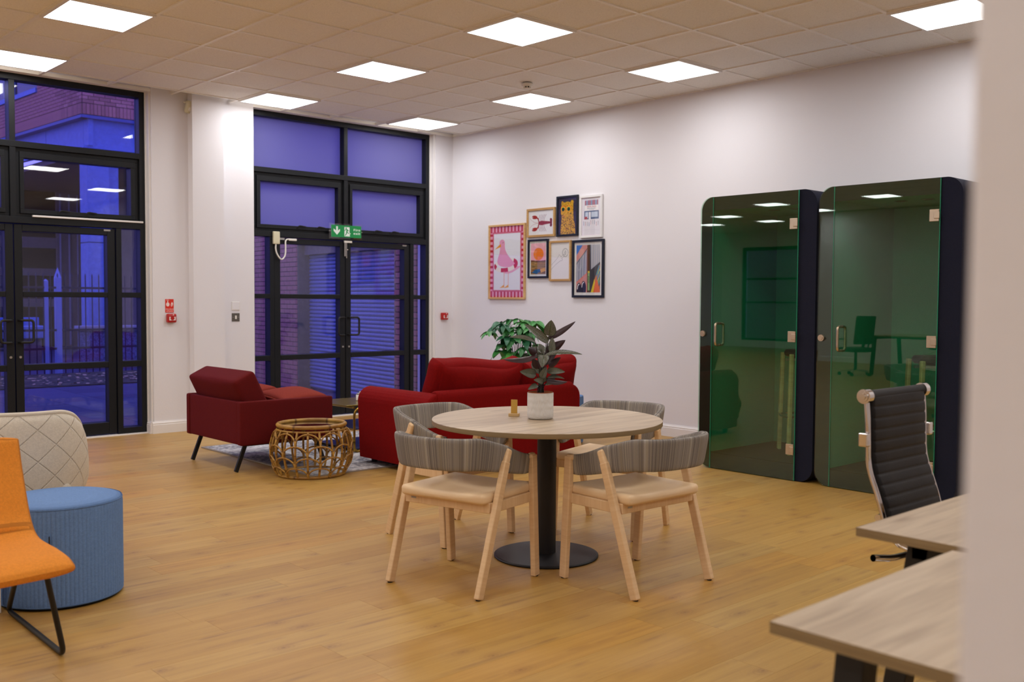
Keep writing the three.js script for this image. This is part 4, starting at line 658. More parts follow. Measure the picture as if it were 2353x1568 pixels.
// ------------------------------------------------------------------ rug, coffee table, rattan table
{
  const r = thing('rug', 'mottled grey rug under the lounge seats', 'rug', [-2.55, 0, 2.165]);
  part('pile', box(2.46, 0.009, 1.90, 0, 0.0055, 0, 0.003, 1.4), M.rug, r); part('binding', [span(-1.25, -1.23, 0.001, 0.010, -0.965, 0.965), span(1.23, 1.25, 0.001, 0.010, -0.965, 0.965), span(-1.23, 1.23, 0.001, 0.010, -0.965, -0.95), span(-1.23, 1.23, 0.001, 0.010, 0.95, 0.965)], M.rugEdge, r);
  const c = thing('coffee_table', 'gold framed coffee table with dark blue shelf behind the armchair', 'table', [-2.60, 0.0095, 2.07]);
  part('tabletop', [span(-0.42, 0.42, 0.40, 0.412, -0.28, 0.28, 0.004)], M.goldTop, c);
  for (const z of [-0.31, 0.31]) part('hoop', bent([[-0.36, 0.012, z], [-0.36, 0.385, z], [0.36, 0.385, z], [0.36, 0.012, z], [-0.36, 0.012, z], [-0.36, 0.1, z]], 0.07, 0.011, 140, 8), M.gold, c);
  part('cross_bar', [-0.36, 0.36].flatMap((x) => [cyl(0.009, 0.009, 0.62).rotateX(Math.PI / 2).translate(x, 0.39, 0), cyl(0.009, 0.009, 0.62).rotateX(Math.PI / 2).translate(x, 0.20, 0)]), M.gold, c);
  part('shelf', span(-0.35, 0.35, 0.196, 0.208, -0.30, 0.30, 0.003), M.navyShelf, c); part('shelf', span(-0.35, 0.35, 0.024, 0.036, -0.30, 0.30, 0.003), M.navyShelf, c);
  const jar = thing('candle_jar', 'small white lidded jar on the coffee table', 'jar', [-2.70, 0.4235, 2.07]);
  part('jar_body', lathe([[0, 0], [0.034, 0], [0.036, 0.004], [0.036, 0.05], [0, 0.05]], 28), M.whitePlastic, jar); part('lid', lathe([[0, 0.05], [0.03, 0.05], [0.03, 0.066], [0.008, 0.07], [0.008, 0.082], [0, 0.084]], 28), M.greyMetal, jar);
}
{
  const o = thing('rattan_table', 'round rattan side table with a dark glass top', 'table', [-3.735, 0, 2.99]);
  const Rr = (y) => 0.245 + 0.06 * Math.sin(Math.PI * cl((y - 0.0) / 0.385)) ** 0.85, P = (a, y, k = 0) => { const r = Rr(y) + k; return [r * Math.cos(a), y, r * Math.sin(a)]; }, N = 10, st = Math.PI * 2 / N;
  const ring = (r, y, t) => { const g = new THREE.TorusGeometry(r, t, 10, 72).rotateX(Math.PI / 2).translate(0, y, 0), uv = g.attributes.uv; for (let i = 0; i < uv.count; i++) uv.setX(i, uv.getX(i) * 2); return g; };
  part('top_ring', ring(0.25, 0.385, 0.0155), M.cane, o); part('under_ring', ring(0.257, 0.352, 0.008), M.cane, o); part('base_ring', ring(0.245, 0.012, 0.011), M.cane, o);
  part('glass_top', cyl(0.238, 0.238, 0.006, 0, 0.374, 0, 48), M.darkGlass, o);
  for (let i = 0; i < 2 * N; i++) { const a = i * st / 2, pts = []; for (let k = 0; k <= 8; k++) pts.push(P(a, 0.014 + 0.34 * k / 8, -0.008)); part('cane_rib', tube(pts, 0.0088, 24, 7), M.cane, o); }
  const arch = (a0, y0, h, half) => { const pts = []; for (let k = 0; k <= 12; k++) { const t = k / 12 * Math.PI; pts.push(P(a0 - half * Math.cos(t), y0 + h * Math.sin(t) ** 0.8, 0.006)); } return tube(pts, 0.0062, 32, 7); };
  for (let i = 0; i < N; i++) for (const [off, y0, h] of [[0.5, 0.25, 0.09], [0, 0.165, 0.085], [0.5, 0.085, 0.08], [0, 0.012, 0.075]]) part('cane_arch', arch((i + off) * st, y0, h, st / 2), M.cane, o);
  const knot = new THREE.TorusGeometry(0.0105, 0.0035, 6, 12).rotateX(Math.PI / 2);
  for (let i = 0; i < N; i++) for (const [off, y] of [[0, 0.25], [0.5, 0.165], [0, 0.085]]) { const p = P((i + off) * st, y, 0.0); part('binding', knot, M.cane, o, p); }
}

// ------------------------------------------------------------------ two phone booths with a stool in each
function makeBooth() {                                    // local: x depth from the front (0) to the back (1.0), z across 0..1.035, y up; the front faces -x
  const o = thing('phone_booth', '', 'phone booth', [0, 0, 0], 0, 'navy felt phone booths');
  const D = 1.0, W = 1.035, Hh = 2.168, swap = (g) => g.rotateY(-Math.PI / 2).scale(1, 1, 1);   // drawn in (z, y), pushed along x
  const put = (shape, d, x, b = 0) => { const g = extrude(shape, d, b, 3, 16); g.applyMatrix4(new THREE.Matrix4().set(0, 0, 1, x, 0, 1, 0, 0, 1, 0, 0, 0, 0, 0, 0, 1)); const i = g.index; g.scale(1, 1, 1); const p = g.toNonIndexed ? (g.index ? g.toNonIndexed() : g) : g; const a = p.attributes.position.array; for (let k = 0; k < a.length; k += 9) for (let c = 0; c < 3; c++) { const t = a[k + 3 + c]; a[k + 3 + c] = a[k + 6 + c]; a[k + 6 + c] = t; } p.computeVertexNormals(); return boxUV(p); };
  const shell = rrShape(0, W, 0.004, Hh, 0.11); shell.holes.push(rectHole(0.075, W - 0.143, 0.075, Hh - 0.075));
  part('shell', put(shell, D - 0.012, 0.012), M.felt, o);
  part('back_panel', span(D - 0.045, D - 0.02, 0.08, Hh - 0.08, 0.07, W - 0.138), M.green, o);
  part('side_lining', span(0.05, D - 0.045, 0.075, Hh - 0.075, 0.0755, 0.09), M.green, o); part('side_lining', span(0.05, D - 0.045, 0.075, Hh - 0.075, W - 0.158, W - 0.1435), M.green, o);
  part('roof_lining', span(0.05, D - 0.045, Hh - 0.095, Hh - 0.0755, 0.09, W - 0.158), M.green, o); part('booth_floor', span(0.03, D - 0.045, 0.0755, 0.125, 0.0755, W - 0.1435), M.podFloor, o);
  const face = rrShape(0.006, 0.893, 0.006, Hh - 0.002, 0.105, 0); face.holes.push(rectHole(0.122, 0.8925, 0.122, Hh - 0.108));
  part('black_border', put(face, 0.006, 0.004), M.podBlack, o);
  const door = part('glass_door', [span(-0.008, 0.0, 0.006, Hh - 0.004, 0.124, 0.893)], M.podGlass, o);
  part('glass_edge', [span(-0.0085, 0.0005, 0.006, Hh - 0.004, 0.1225, 0.1245), span(-0.0085, 0.0005, 0.006, Hh - 0.004, 0.8925, 0.8945)], M.glassEdge, door);
  part('side_glass', put(rrShape(0.004, 0.1215, 0.004, Hh - 0.002, 0.105, 0), 0.008, -0.008), M.podGlass, o);
  for (const y of [0.198, 1.04, 1.878]) part('hinge', [span(-0.02, -0.0075, y, y + 0.08, 0.828, 0.892, 0.002), span(-0.03, -0.018, y + 0.018, y + 0.062, 0.862, 0.899, 0.003)], M.steel, door);
  part('handle', bent([[-0.008, 1.165, 0.20], [-0.06, 1.165, 0.20], [-0.06, 0.995, 0.20], [-0.008, 0.995, 0.20]], 0.028, 0.0105, 50, 10), M.brass, door);
  part('inner_handle', bent([[0.0, 1.165, 0.20], [0.045, 1.165, 0.20], [0.045, 0.995, 0.20], [0.0, 0.995, 0.20]], 0.028, 0.0105, 50, 10), M.brass, door);
  part('lock_knob', [cyl(0.024, 0.024, 0.014, 0, 0, 0, 28).rotateZ(Math.PI / 2).translate(-0.015, 1.08, 0.045), cyl(0.014, 0.014, 0.004, 0, 0, 0, 20).rotateZ(Math.PI / 2).translate(-0.024, 1.08, 0.045)], M.steel, o);
  for (const z of [0.42, 0.62]) part('downlight', lathe([[0.03, -0.004], [0.045, -0.004], [0.045, 0], [0.03, 0]], 28).translate(0.4, Hh - 0.0956, z), M.brass, o);
  return o;
}
{
  const b = makeBooth(); b.position.set(-1.2, 0, 4.713); b.userData.label = 'navy phone booth with green interior, nearer the pictures';
  copyOf(b, [-1.2, 0, 5.772], 0, 'navy phone booth with green interior, behind the black office chair');
  const s = thing('bar_stool', '', 'stool', [-0.60, 0.1255, 5.33], R(45), 'bar stools inside the booths');
  for (const [x, z] of [[-1, -1], [-1, 1], [1, -1], [1, 1]]) { const l = part('leg', [beam([x * 0.172, 0.0, z * 0.172], [x * 0.156, 0.80, z * 0.156], 0.055, 0.028, 0.006, V3(1, 0, 0), 0.5)], M.pale, s); part('bolt', cyl(0.006, 0.006, 0.034).rotateX(Math.PI / 2).translate(x * 0.166, 0.30, z * 0.166), M.greyMetal, l); }
  part('seat_frame', [cyl(0.13, 0.13, 0.02, 0, 0.755, 0, 32), box(0.33, 0.02, 0.03, 0, 0.75, 0), box(0.03, 0.02, 0.33, 0, 0.75, 0)], M.greyMetal, s);
  part('seat', lathe([[0, 0.775], [0.16, 0.775], [0.175, 0.79], [0.178, 0.81], [0.165, 0.828], [0.08, 0.822], [0, 0.818]], 44), M.blackLeather, s);
  part('foot_ring', new THREE.TorusGeometry(0.20, 0.01, 10, 48).rotateX(Math.PI / 2).translate(0, 0.30, 0), M.chrome, s);
  s.userData.label = 'wooden bar stool inside the booth nearer the pictures';
  copyOf(s, [-0.60, 0.1255, 6.40], R(43), 'wooden bar stool inside the booth behind the office chair');
}
// ------------------------------------------------------------------ desks and ribbed office chair
function desk(label, x0, x1, z0, z1, long) {
  const o = thing('desk', label, 'desk', [(x0 + x1) / 2, 0, (z0 + z1) / 2], 0, 'oak topped office desks'), w = x1 - x0, d = z1 - z0;
  part('desktop', box(w, 0.0235, d, 0, 0.7185, 0, 0.001, 1.15), M.oak, o);
  part('edge_band', [span(-w / 2 - 0.0008, -w / 2, 0.7067, 0.730, -d / 2, d / 2), span(w / 2, w / 2 + 0.0008, 0.7067, 0.730, -d / 2, d / 2), span(-w / 2, w / 2, 0.7067, 0.730, -d / 2 - 0.0008, -d / 2), span(-w / 2, w / 2, 0.7067, 0.730, d / 2, d / 2 + 0.0008)], M.oakEdge, o);
  const L = long === 'x' ? w : d, Wd = long === 'x' ? d : w, tr = (g) => (long === 'x' ? g : g.rotateY(Math.PI / 2));
  for (const e of [-1, 1]) {
    for (const s of [-1, 1]) part('leg', tr(beam([e * (L / 2 - 0.11), 0.004, s * (Wd / 2 - 0.03)], [e * (L / 2 - 0.11), 0.705, s * (Wd / 2 - 0.14)], 0.06, 0.06, 0.003, V3(1, 0, 0))), M.black, o);
    part('end_rail', tr(span(e * (L / 2 - 0.11) - 0.03, e * (L / 2 - 0.11) + 0.03, 0.655, 0.705, -Wd / 2 + 0.12, Wd / 2 - 0.12)), M.black, o);
  }
  for (const s of [-1, 1]) part('long_rail', tr(span(-L / 2 + 0.13, L / 2 - 0.13, 0.662, 0.702, s * 0.16 - 0.02, s * 0.16 + 0.02)), M.black, o);
  return o;
}
desk('oak desk with black slanted legs, nearest the camera', -5.993, -5.193, 8.532, 10.13, 'z');
desk('oak desk in front of the black ribbed office chair', -5.143, -3.543, 8.247, 9.047, 'x');
{
  const o = thing('office_chair', 'black ribbed leather office chair with chrome frame', 'office chair', [-4.055, 0, 8.03]);   // faces +z, the desk
  const prof = [[1.0, -0.222], [0.94, -0.216], [0.845, -0.212], [0.766, -0.208], [0.72, -0.198], [0.659, -0.175], [0.599, -0.154], [0.54, -0.136], [0.50, -0.11], [0.475, -0.06], [0.465, 0.02], [0.462, 0.12], [0.455, 0.20], [0.435, 0.235]];
  const cv = new THREE.CatmullRomCurve3(prof.map(([y, z]) => V3(0, y, z)), false, 'centripetal'), n = 168, fr = [], hw = 0.205;
  for (let i = 0; i <= n; i++) {
    const t = i / n, p = cv.getPointAt(t), tg = cv.getTangentAt(t), nm = V3(0, -tg.z, tg.y).multiplyScalar(-1), rib = 0.0155 + 0.0042 * Math.abs(Math.sin(t * Math.PI * 21)) ** 0.3, ring = [];
    for (const [u, v] of [[-1, -0.5], [-0.96, -0.95], [-0.5, -1], [0, -1], [0.5, -1], [0.96, -0.95], [1, -0.5], [1, 0.5], [0.96, 0.95], [0.5, 1], [0, 1], [-0.5, 1], [-0.96, 0.95], [-1, 0.5]]) ring.push(p.clone().add(V3(u * hw, 0, 0)).addScaledVector(nm, v * rib));
    fr.push(ring);
  }
  part('ribbed_sling', sweep(fr), M.blackLeather, o);
  part('head_roll', cyl(0.021, 0.021, 0.42, 0, 0, 0, 24).rotateZ(Math.PI / 2).translate(0, 1.0, -0.224), M.blackLeather, o);
  for (const s of [-1, 1]) {
    part('side_rail', tube(prof.map(([y, z]) => [s * 0.222, y - 0.004, z]), 0.0105, 90, 8), M.chrome, o);
    part('rail_cap', [cyl(0.0265, 0.0265, 0.032, 0, 0, 0, 28).rotateZ(Math.PI / 2).translate(s * 0.225, 1.0, -0.224), cyl(0.019, 0.019, 0.005, 0, 0, 0, 24).rotateZ(Math.PI / 2).translate(s * 0.243, 1.0, -0.224), cyl(0.011, 0.011, 0.005, 0, 0, 0, 20).rotateZ(Math.PI / 2).translate(s * 0.2465, 1.0, -0.224)], M.chrome, o);
    part('rail_cap', [cyl(0.02, 0.02, 0.03, 0, 0, 0, 24).rotateZ(Math.PI / 2).translate(s * 0.225, 0.432, 0.236)], M.chrome, o);
    part('arm_bracket', box(0.03, 0.05, 0.035, s * 0.25, 0.845, -0.212, 0.006), M.chrome, o);
  }
  part('spreader', [cyl(0.014, 0.014, 0.43).rotateZ(Math.PI / 2).translate(0, 0.56, -0.17), cyl(0.014, 0.014, 0.43).rotateZ(Math.PI / 2).translate(0, 0.44, 0.1), cyl(0.014, 0.014, 0.43).rotateZ(Math.PI / 2).translate(0, 0.44, -0.02)], M.chrome, o);
  part('tilt_lever', bent([[-0.05, 0.42, -0.1], [-0.20, 0.42, -0.12], [-0.30, 0.434, -0.142]], 0.03, 0.013, 30, 10), M.chrome, o);
  part('mechanism', box(0.14, 0.05, 0.2, 0, 0.42, 0.02, 0.01), M.black, o); part('gas_column', [cyl(0.025, 0.025, 0.3, 0, 0.25, 0.02), cyl(0.032, 0.036, 0.18, 0, 0.17, 0.02)], M.black, o);
  for (let i = 0; i < 5; i++) { const a = i * Math.PI * 0.4 + 0.3, l = part('base_arm', beam([0, 0.10, 0.02], [0.29 * Math.cos(a), 0.07, 0.02 + 0.29 * Math.sin(a)], 0.03, 0.035, 0.006, V3(0, 1, 0)), M.chrome, o); part('castor', cyl(0.028, 0.028, 0.04).rotateZ(Math.PI / 2).rotateY(a).translate(0.29 * Math.cos(a), 0.029, 0.02 + 0.29 * Math.sin(a)), M.black, l); }
}
// ------------------------------------------------------------------ orange chair, blue poufs, quilted cream chair, white panel leg
{
  const o = thing('lounge_chair', 'orange felt chair on a black sled base', 'chair', [-6.725, 0, 5.62], 0);    // faces the camera
  const shellProf = [[0.80, -0.175, 0.012], [0.775, -0.17, 0.024], [0.68, -0.135, 0.026], [0.58, -0.085, 0.027], [0.50, -0.04, 0.028], [0.455, 0.005, 0.03], [0.432, 0.06, 0.032], [0.425, 0.16, 0.034], [0.425, 0.28, 0.034], [0.42, 0.38, 0.03], [0.41, 0.43, 0.022], [0.405, 0.445, 0.01]];
  const cv = new THREE.CatmullRomCurve3(shellProf.map(([y, z]) => V3(0, y, z)), false, 'centripetal'), fr = [], n = 60;
  for (let i = 0; i <= n; i++) {
    const t = i / n, p = cv.getPoint(t), tg = cv.getTangent(t), nm = V3(0, -tg.z, tg.y).negate(), k = t * (shellProf.length - 1), j = Math.min(shellProf.length - 2, Math.floor(k)), th = shellProf[j][2] + (shellProf[j + 1][2] - shellProf[j][2]) * (k - j), hw = 0.262 + 0.006 * sm(cl(t * 1.6 - 0.4)) - 0.05 * cl(1 - t * 22) ** 2 - 0.045 * cl(1 - (1 - t) * 14) ** 2, ring = [];
    for (let q = 0; q < 24; q++) { const a = q / 24 * Math.PI * 2, cu = Math.cos(a), su = Math.sin(a), u = Math.sign(cu) * Math.abs(cu) ** 0.25 * hw, v = Math.sign(su) * Math.abs(su) ** 0.6 * th; ring.push(p.clone().add(V3(u, 0, 0)).addScaledVector(nm, v + (1 - (u / hw) ** 2) * 0.012 * (t < 0.45 ? 1 : -1))); }
    fr.push(ring);
  }
  part('shell', boxUV(sweep(fr)), M.orange, o);
  for (const s of [-1, 1]) part('sled_leg', bent([[s * 0.16, 0.40, -0.02], [s * 0.235, 0.37, -0.06], [s * 0.318, 0.011, -0.56], [s * 0.318, 0.011, 0.145], [s * 0.235, 0.385, 0.20], [s * 0.15, 0.398, 0.20]], 0.05, 0.0105, 110, 8), M.black, o);
  part('cross_rod', [cyl(0.009, 0.009, 0.32).rotateZ(Math.PI / 2).translate(0, 0.40, -0.02), cyl(0.009, 0.009, 0.3).rotateZ(Math.PI / 2).translate(0, 0.398, 0.20)], M.black, o);
}
{
  const ribG = (r, h, n = 94) => { const pos = [], idx = [], uv = [], m = n * 6, ys = [0.012, 0.03, h - 0.03, h - 0.006]; for (let j = 0; j < ys.length; j++) for (let i = 0; i <= m; i++) { const a = i / m * Math.PI * 2, e = j === 0 || j === 3 ? 0 : 1, q = r - 0.002 + e * 0.0034 * Math.abs(Math.sin(a * n / 2)) ** 0.6; pos.push(q * Math.cos(a), ys[j], q * Math.sin(a)); uv.push(a * r, ys[j]); } for (let j = 0; j < 3; j++) for (let i = 0; i < m; i++) { const a = j * (m + 1) + i, b = a + m + 1; idx.push(a, b, a + 1, a + 1, b, b + 1); } const g = new THREE.BufferGeometry(); g.setAttribute('position', new THREE.Float32BufferAttribute(pos, 3)); g.setAttribute('uv', new THREE.Float32BufferAttribute(uv, 2)); g.setIndex(idx); g.computeVertexNormals(); return g; };
  const pouf = (label, x, z, r, h) => { const o = thing('pouf', label, 'pouf', [x, 0, z], 0, 'round blue poufs'); part('ribbed_side', ribG(r, h), M.blueFelt, o); part('top', lathe([[0, h + 0.004], [r * 0.7, h + 0.003], [r - 0.025, h], [r - 0.008, h - 0.006], [r - 0.004, h - 0.014]], 72), M.blueFelt, o); part('seam', new THREE.TorusGeometry(r - 0.002, 0.0028, 6, 90).rotateX(Math.PI / 2).translate(0, h - 0.012, 0), M.blueFelt, o); part('foot_ring', lathe([[0, 0.001], [r - 0.012, 0.001], [r - 0.012, 0.014], [0, 0.014]], 60), M.black, o); part('hem', new THREE.TorusGeometry(r - 0.002, 0.003, 6, 90).rotateX(Math.PI / 2).translate(0, 0.016, 0), M.blueFelt, o); return o; };
  const p = pouf('large round blue ribbed pouf beside the orange chair', -6.157, 4.93, 0.262, 0.445);
  part('fabric_tag', box(0.003, 0.05, 0.02, 0, 0.30, 0.2635, 0.001), M.black, p).rotation.y = R(-26);
  pouf('light blue pouf just showing past the red sofa', -1.12, 3.04, 0.22, 0.45);
  part('white_table_leg', span(-6.62, -6.432, 0.0, 0.42, 4.98, 5.05, 0.004), M.whitePlastic, scene); tag(scene.children.at(-1), 'white panel leg behind the orange chair at the picture edge', 'table leg');
}
{ // tub chair with a diamond quilted shell, its back to the camera
  const o = thing('tub_chair', 'cream quilted tub chair beyond the blue pouf', 'chair', [-6.13, 0, 4.215], R(165));   // local +z front
  const quilt = tex(512, 512, (u, v) => { const a = Math.abs(((u + v) % 0.25 + 0.25) % 0.25 - 0.125) / 0.125, b = Math.abs(((u - v) % 0.25 + 0.25) % 0.25 - 0.125) / 0.125, e = Math.min(1 - a, 1 - b), d = cl(e * 13); return d * d * (3 - 2 * d); }, false);
  M.quilt = std({ color: 0xe8e0d0, roughness: 0.55, map: rep(grain, 4), bumpMap: quilt, bumpScale: 0.004 });
  const nu = 48, nv = 26, skin = (off, flip) => {
    const pos = [], uv = [], idx = [];
    for (let i = 0; i <= nu; i++) for (let j = 0; j <= nv; j++) {
      const t = i / nu * 2 - 1, v = j / nv, a = t * R(118), k = cl((Math.abs(t) - 0.28) / 0.44), top = 0.775 - 0.27 * (1 - Math.sqrt(1 - k * k)), y = 0.30 + (top - 0.30) * v, bul = 0.028 * Math.sin(Math.PI * v * 0.9), rx = 0.255 + 0.035 * v + bul + off, rz = 0.235 + 0.035 * v + bul + off, er = v > 0.85 ? (1 - Math.sqrt(Math.max(0, 1 - ((v - 0.85) / 0.15) ** 2))) * 0.02 * (off > 0 ? -1 : 1) : 0;
      pos.push((rx + er) * Math.sin(a), y, -(rz + er) * Math.cos(a)); uv.push(a * 0.29 / 0.62, y / 0.62);
    }
    for (let i = 0; i < nu; i++) for (let j = 0; j < nv; j++) { const a = i * (nv + 1) + j, b = a + nv + 1; if (flip) idx.push(a, a + 1, b, b, a + 1, b + 1); else idx.push(a, b, a + 1, b, b + 1, a + 1); }
    const rim = (j, f) => { };
    const g = new THREE.BufferGeometry(); g.setAttribute('position', new THREE.Float32BufferAttribute(pos, 3)); g.setAttribute('uv', new THREE.Float32BufferAttribute(uv, 2)); g.setIndex(idx); g.computeVertexNormals(); return g;
  };
  const outer = skin(0.022, true), inner = skin(-0.022, false), edge = [];
  const po = outer.attributes.position, pi = inner.attributes.position, at = (p, i, j) => V3().fromBufferAttribute(p, i * (nv + 1) + j), rimPos = [], rimUv = [];
  const quad = (a, b, c, d) => { for (const q of [a, b, c, a, c, d]) { rimPos.push(q.x, q.y, q.z); rimUv.push(q.x, q.y); } };
  for (let i = 0; i < nu; i++) { quad(at(po, i, nv), at(po, i + 1, nv), at(pi, i + 1, nv), at(pi, i, nv)); quad(at(pi, i, 0), at(pi, i + 1, 0), at(po, i + 1, 0), at(po, i, 0)); }
  for (let j = 0; j < nv; j++) { quad(at(po, 0, j), at(po, 0, j + 1), at(pi, 0, j + 1), at(pi, 0, j)); quad(at(pi, nu, j), at(pi, nu, j + 1), at(po, nu, j + 1), at(po, nu, j)); }
  const rim = new THREE.BufferGeometry(); rim.setAttribute('position', new THREE.Float32BufferAttribute(rimPos, 3)); rim.setAttribute('uv', new THREE.Float32BufferAttribute(rimUv, 2)); rim.computeVertexNormals();
  part('quilted_shell', outer, M.quilt, o); part('inner_shell', inner, M.cream, o); part('rim', rim, M.cream, o);
  part('rim_piping', tube([...Array(25)].map((_, i) => at(po, i * 2, nv).clone().add(at(pi, i * 2, nv)).multiplyScalar(0.5).add(V3(0, 0.002, 0)).toArray()), 0.011, 80, 8), M.cream, o);
  part('seat', cushion(0.47, 0.14, 0.46, 0.05, 0, 0.015, 0, 10).translate(0, 0.37, 0.01), M.cream, o);
  for (const [x, z] of [[-1, -1], [-1, 1], [1, -1], [1, 1]]) part('leg', tube([[x * 0.15, 0.31, z * 0.14], [x * 0.22, 0.005, z * 0.21]], 0.011, 6, 8), M.black, o);
}
// ------------------------------------------------------------------ green floor plant behind the sofa
{
  const o = thing('floor_plant', 'tall green leafy plant standing behind the red sofa', 'plant', [-0.95, 0, 2.24]);
  part('pot', lathe([[0, 0.002], [0.12, 0.002], [0.15, 0.28], [0.152, 0.3], [0.14, 0.3], [0.135, 0.25], [0, 0.25]], 40), M.concrete, o); part('soil', cyl(0.134, 0.134, 0.02, 0, 0.255, 0, 30), M.soil, o);
  part('trunk', tube([[0, 0.25, 0], [0.02, 0.45, 0.01], [-0.01, 0.62, 0]], 0.02, 20, 8), std({ color: 0x5a4a30, roughness: 0.9 }), o);
  const greens = [0x3f9440, 0x307a3a, 0x57a648, 0x2a6c48].map((c) => phys({ color: c, roughness: 0.42, transmission: 0.25, thickness: 0 }));
  const blade = leafGeo(1, 0.44, 0.7, 0.2), tips = [], k = 1 / (FOCAL / 9.9), W = (u, v, d) => V3(0, 0, 0).addScaledVector(V3(RIGHT.x, 0, RIGHT.z), (u - 1189) * k).addScaledVector(V3(FWD.x, 0, FWD.z).normalize(), -d).add(V3(0, 1.345 - (v - 688) * k, 0));
  for (const [u, v, d, s] of [[1128, 762, 0.05, 0.11], [1150, 740, 0.12, 0.10], [1172, 735, -0.1, 0.11], [1190, 733, 0.05, 0.11], [1213, 736, -0.05, 0.10], [1232, 738, 0.1, 0.12], [1175, 752, 0.18, 0.12], [1200, 750, 0.2, 0.12], [1225, 752, 0.2, 0.11], [1160, 790, 0.12, 0.13], [1185, 775, 0.22, 0.12], [1210, 778, 0.18, 0.13], [1155, 805, 0.1, 0.14], [1185, 808, 0.2, 0.15], [1215, 812, 0.15, 0.15], [1237, 790, 0.1, 0.12], [1245, 765, 0.0, 0.11], [1200, 828, 0.18, 0.13], [1175, 760, -0.15, 0.12], [1220, 765, -0.2, 0.12], [1140, 752, 0.0, 0.11], [1168, 772, 0.2, 0.12], [1196, 762, 0.1, 0.12], [1172, 825, 0.15, 0.13], [1230, 815, 0.1, 0.13], [1205, 795, 0.25, 0.13], [1160, 745, 0.2, 0.10], [1205, 740, 0.15, 0.10]]) {
    const p = W(u, v, d), root = V3(-0.005, 0.6, 0), q = root.clone().lerp(p, 0.55).add(V3(0, 0.1, 0)), out = p.clone().sub(q).setY(0).normalize();
    part('leaf_stalk', tube([root.toArray(), q.toArray(), p.toArray()], 0.0025, 14, 5), M.stem, o);
    const gs = [], nl = 6;
    for (let i = 0; i < nl; i++) { const m = new THREE.Object3D(), a = (i - (nl - 1) / 2) * R(52), dir = out.clone().applyAxisAngle(V3(0, 1, 0), a).multiplyScalar(0.9).add(V3(0, rr(-0.5, 0.05), 0)); aim(m, p, dir, rr(-0.3, 0.3)); m.scale.setScalar(s * rr(1.0, 1.5)); m.updateMatrix(); const g = blade.clone(); g.clearGroups(); gs.push(g.applyMatrix4(m.matrix)); }
    part('leaf', gs, greens[Math.floor(rnd() * 4)], o);
  }
}
// ------------------------------------------------------------------ the far end of the office, seen only in the glass of the booths
{
  { const n = thing('sky_block_wall', 'added brick wall hiding the sky outside the far window', 'wall', [0, 0, 0]); part('wall_face', span(-22.3, -22, -0.1, 5, -14, -1), brickMats[3], n); part('coping', span(-22.35, -21.95, 5, 5.1, -14, -1), M.concrete, n); }  // added wall, keeps the bright sky out of the far window reflection
  desk('oak desk at the far end of the office', -12.9, -11.7, 0.55, 2.15, 'z');
  const o = thing('task_chair', 'black task chair beside the far desk', 'office chair', [-11.35, 0, 0.55], R(200), 'black task chairs at the far desk');
  part('seat', cushion(0.48, 0.08, 0.46, 0.03, 0, 0.01, 0, 8).translate(0, 0.47, 0), M.black, o); part('backrest', cushion(0.44, 0.52, 0.05, 0.024, 0, 0, 0.01, 10), M.black, o, [0, 0.83, -0.22], [R(-8), 0, 0]); part('back_stem', beam([0, 0.45, -0.15], [0, 0.7, -0.25], 0.05, 0.03), M.black, o); part('gas_column', cyl(0.025, 0.03, 0.33, 0, 0.26, 0), M.black, o);
  for (let i = 0; i < 5; i++) { const a = i * Math.PI * 0.4, l = part('base_arm', beam([0, 0.1, 0], [0.28 * Math.cos(a), 0.07, 0.28 * Math.sin(a)], 0.03, 0.03, 0.005, V3(0, 1, 0)), M.chrome, o); part('castor', cyl(0.028, 0.028, 0.04).rotateZ(Math.PI / 2).translate(0.28 * Math.cos(a), 0.029, 0.28 * Math.sin(a)), M.black, l); }
  for (const s of [-1, 1]) part('arm', bent([[s * 0.2, 0.45, 0], [s * 0.27, 0.45, 0], [s * 0.27, 0.66, -0.05], [s * 0.27, 0.66, 0.12]], 0.03, 0.014, 30, 8), M.black, o);
  copyOf(o, [-13.4, 0, 1.3], R(90), 'black task chair on the far side of the far desk');
}

// ------------------------------------------------------------------ outdoors
const GY = -0.1;
{
  const g = struct('ground', 'paving and leaf strewn grass outside the glazed doors');
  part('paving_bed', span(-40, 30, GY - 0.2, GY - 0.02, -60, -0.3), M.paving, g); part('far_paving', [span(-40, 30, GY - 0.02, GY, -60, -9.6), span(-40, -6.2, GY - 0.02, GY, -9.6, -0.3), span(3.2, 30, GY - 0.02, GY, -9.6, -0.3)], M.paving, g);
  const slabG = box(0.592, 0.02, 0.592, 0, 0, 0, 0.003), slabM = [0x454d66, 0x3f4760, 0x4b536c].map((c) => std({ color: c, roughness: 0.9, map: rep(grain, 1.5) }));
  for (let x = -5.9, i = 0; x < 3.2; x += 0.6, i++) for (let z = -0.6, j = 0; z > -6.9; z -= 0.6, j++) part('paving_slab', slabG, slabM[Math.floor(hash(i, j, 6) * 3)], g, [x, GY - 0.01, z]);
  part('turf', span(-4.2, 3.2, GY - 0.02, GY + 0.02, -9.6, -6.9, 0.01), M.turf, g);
  const lg = [], leaf = new THREE.PlaneGeometry(0.05, 0.035).rotateX(-Math.PI / 2);
  for (let i = 0; i < 420; i++) lg.push(leaf.clone().rotateX(rr(-0.5, 0.5)).rotateY(rr(0, 6.3)).translate(rr(-4, 0.8), GY + 0.038, rr(-9.05, -6.9)));
  const f = part('fallen_leaves', lg, M.leafLitter, scene); tag(f, 'pale fallen leaves scattered over the dark grass outside', 'leaves', null, 'stuff');
}
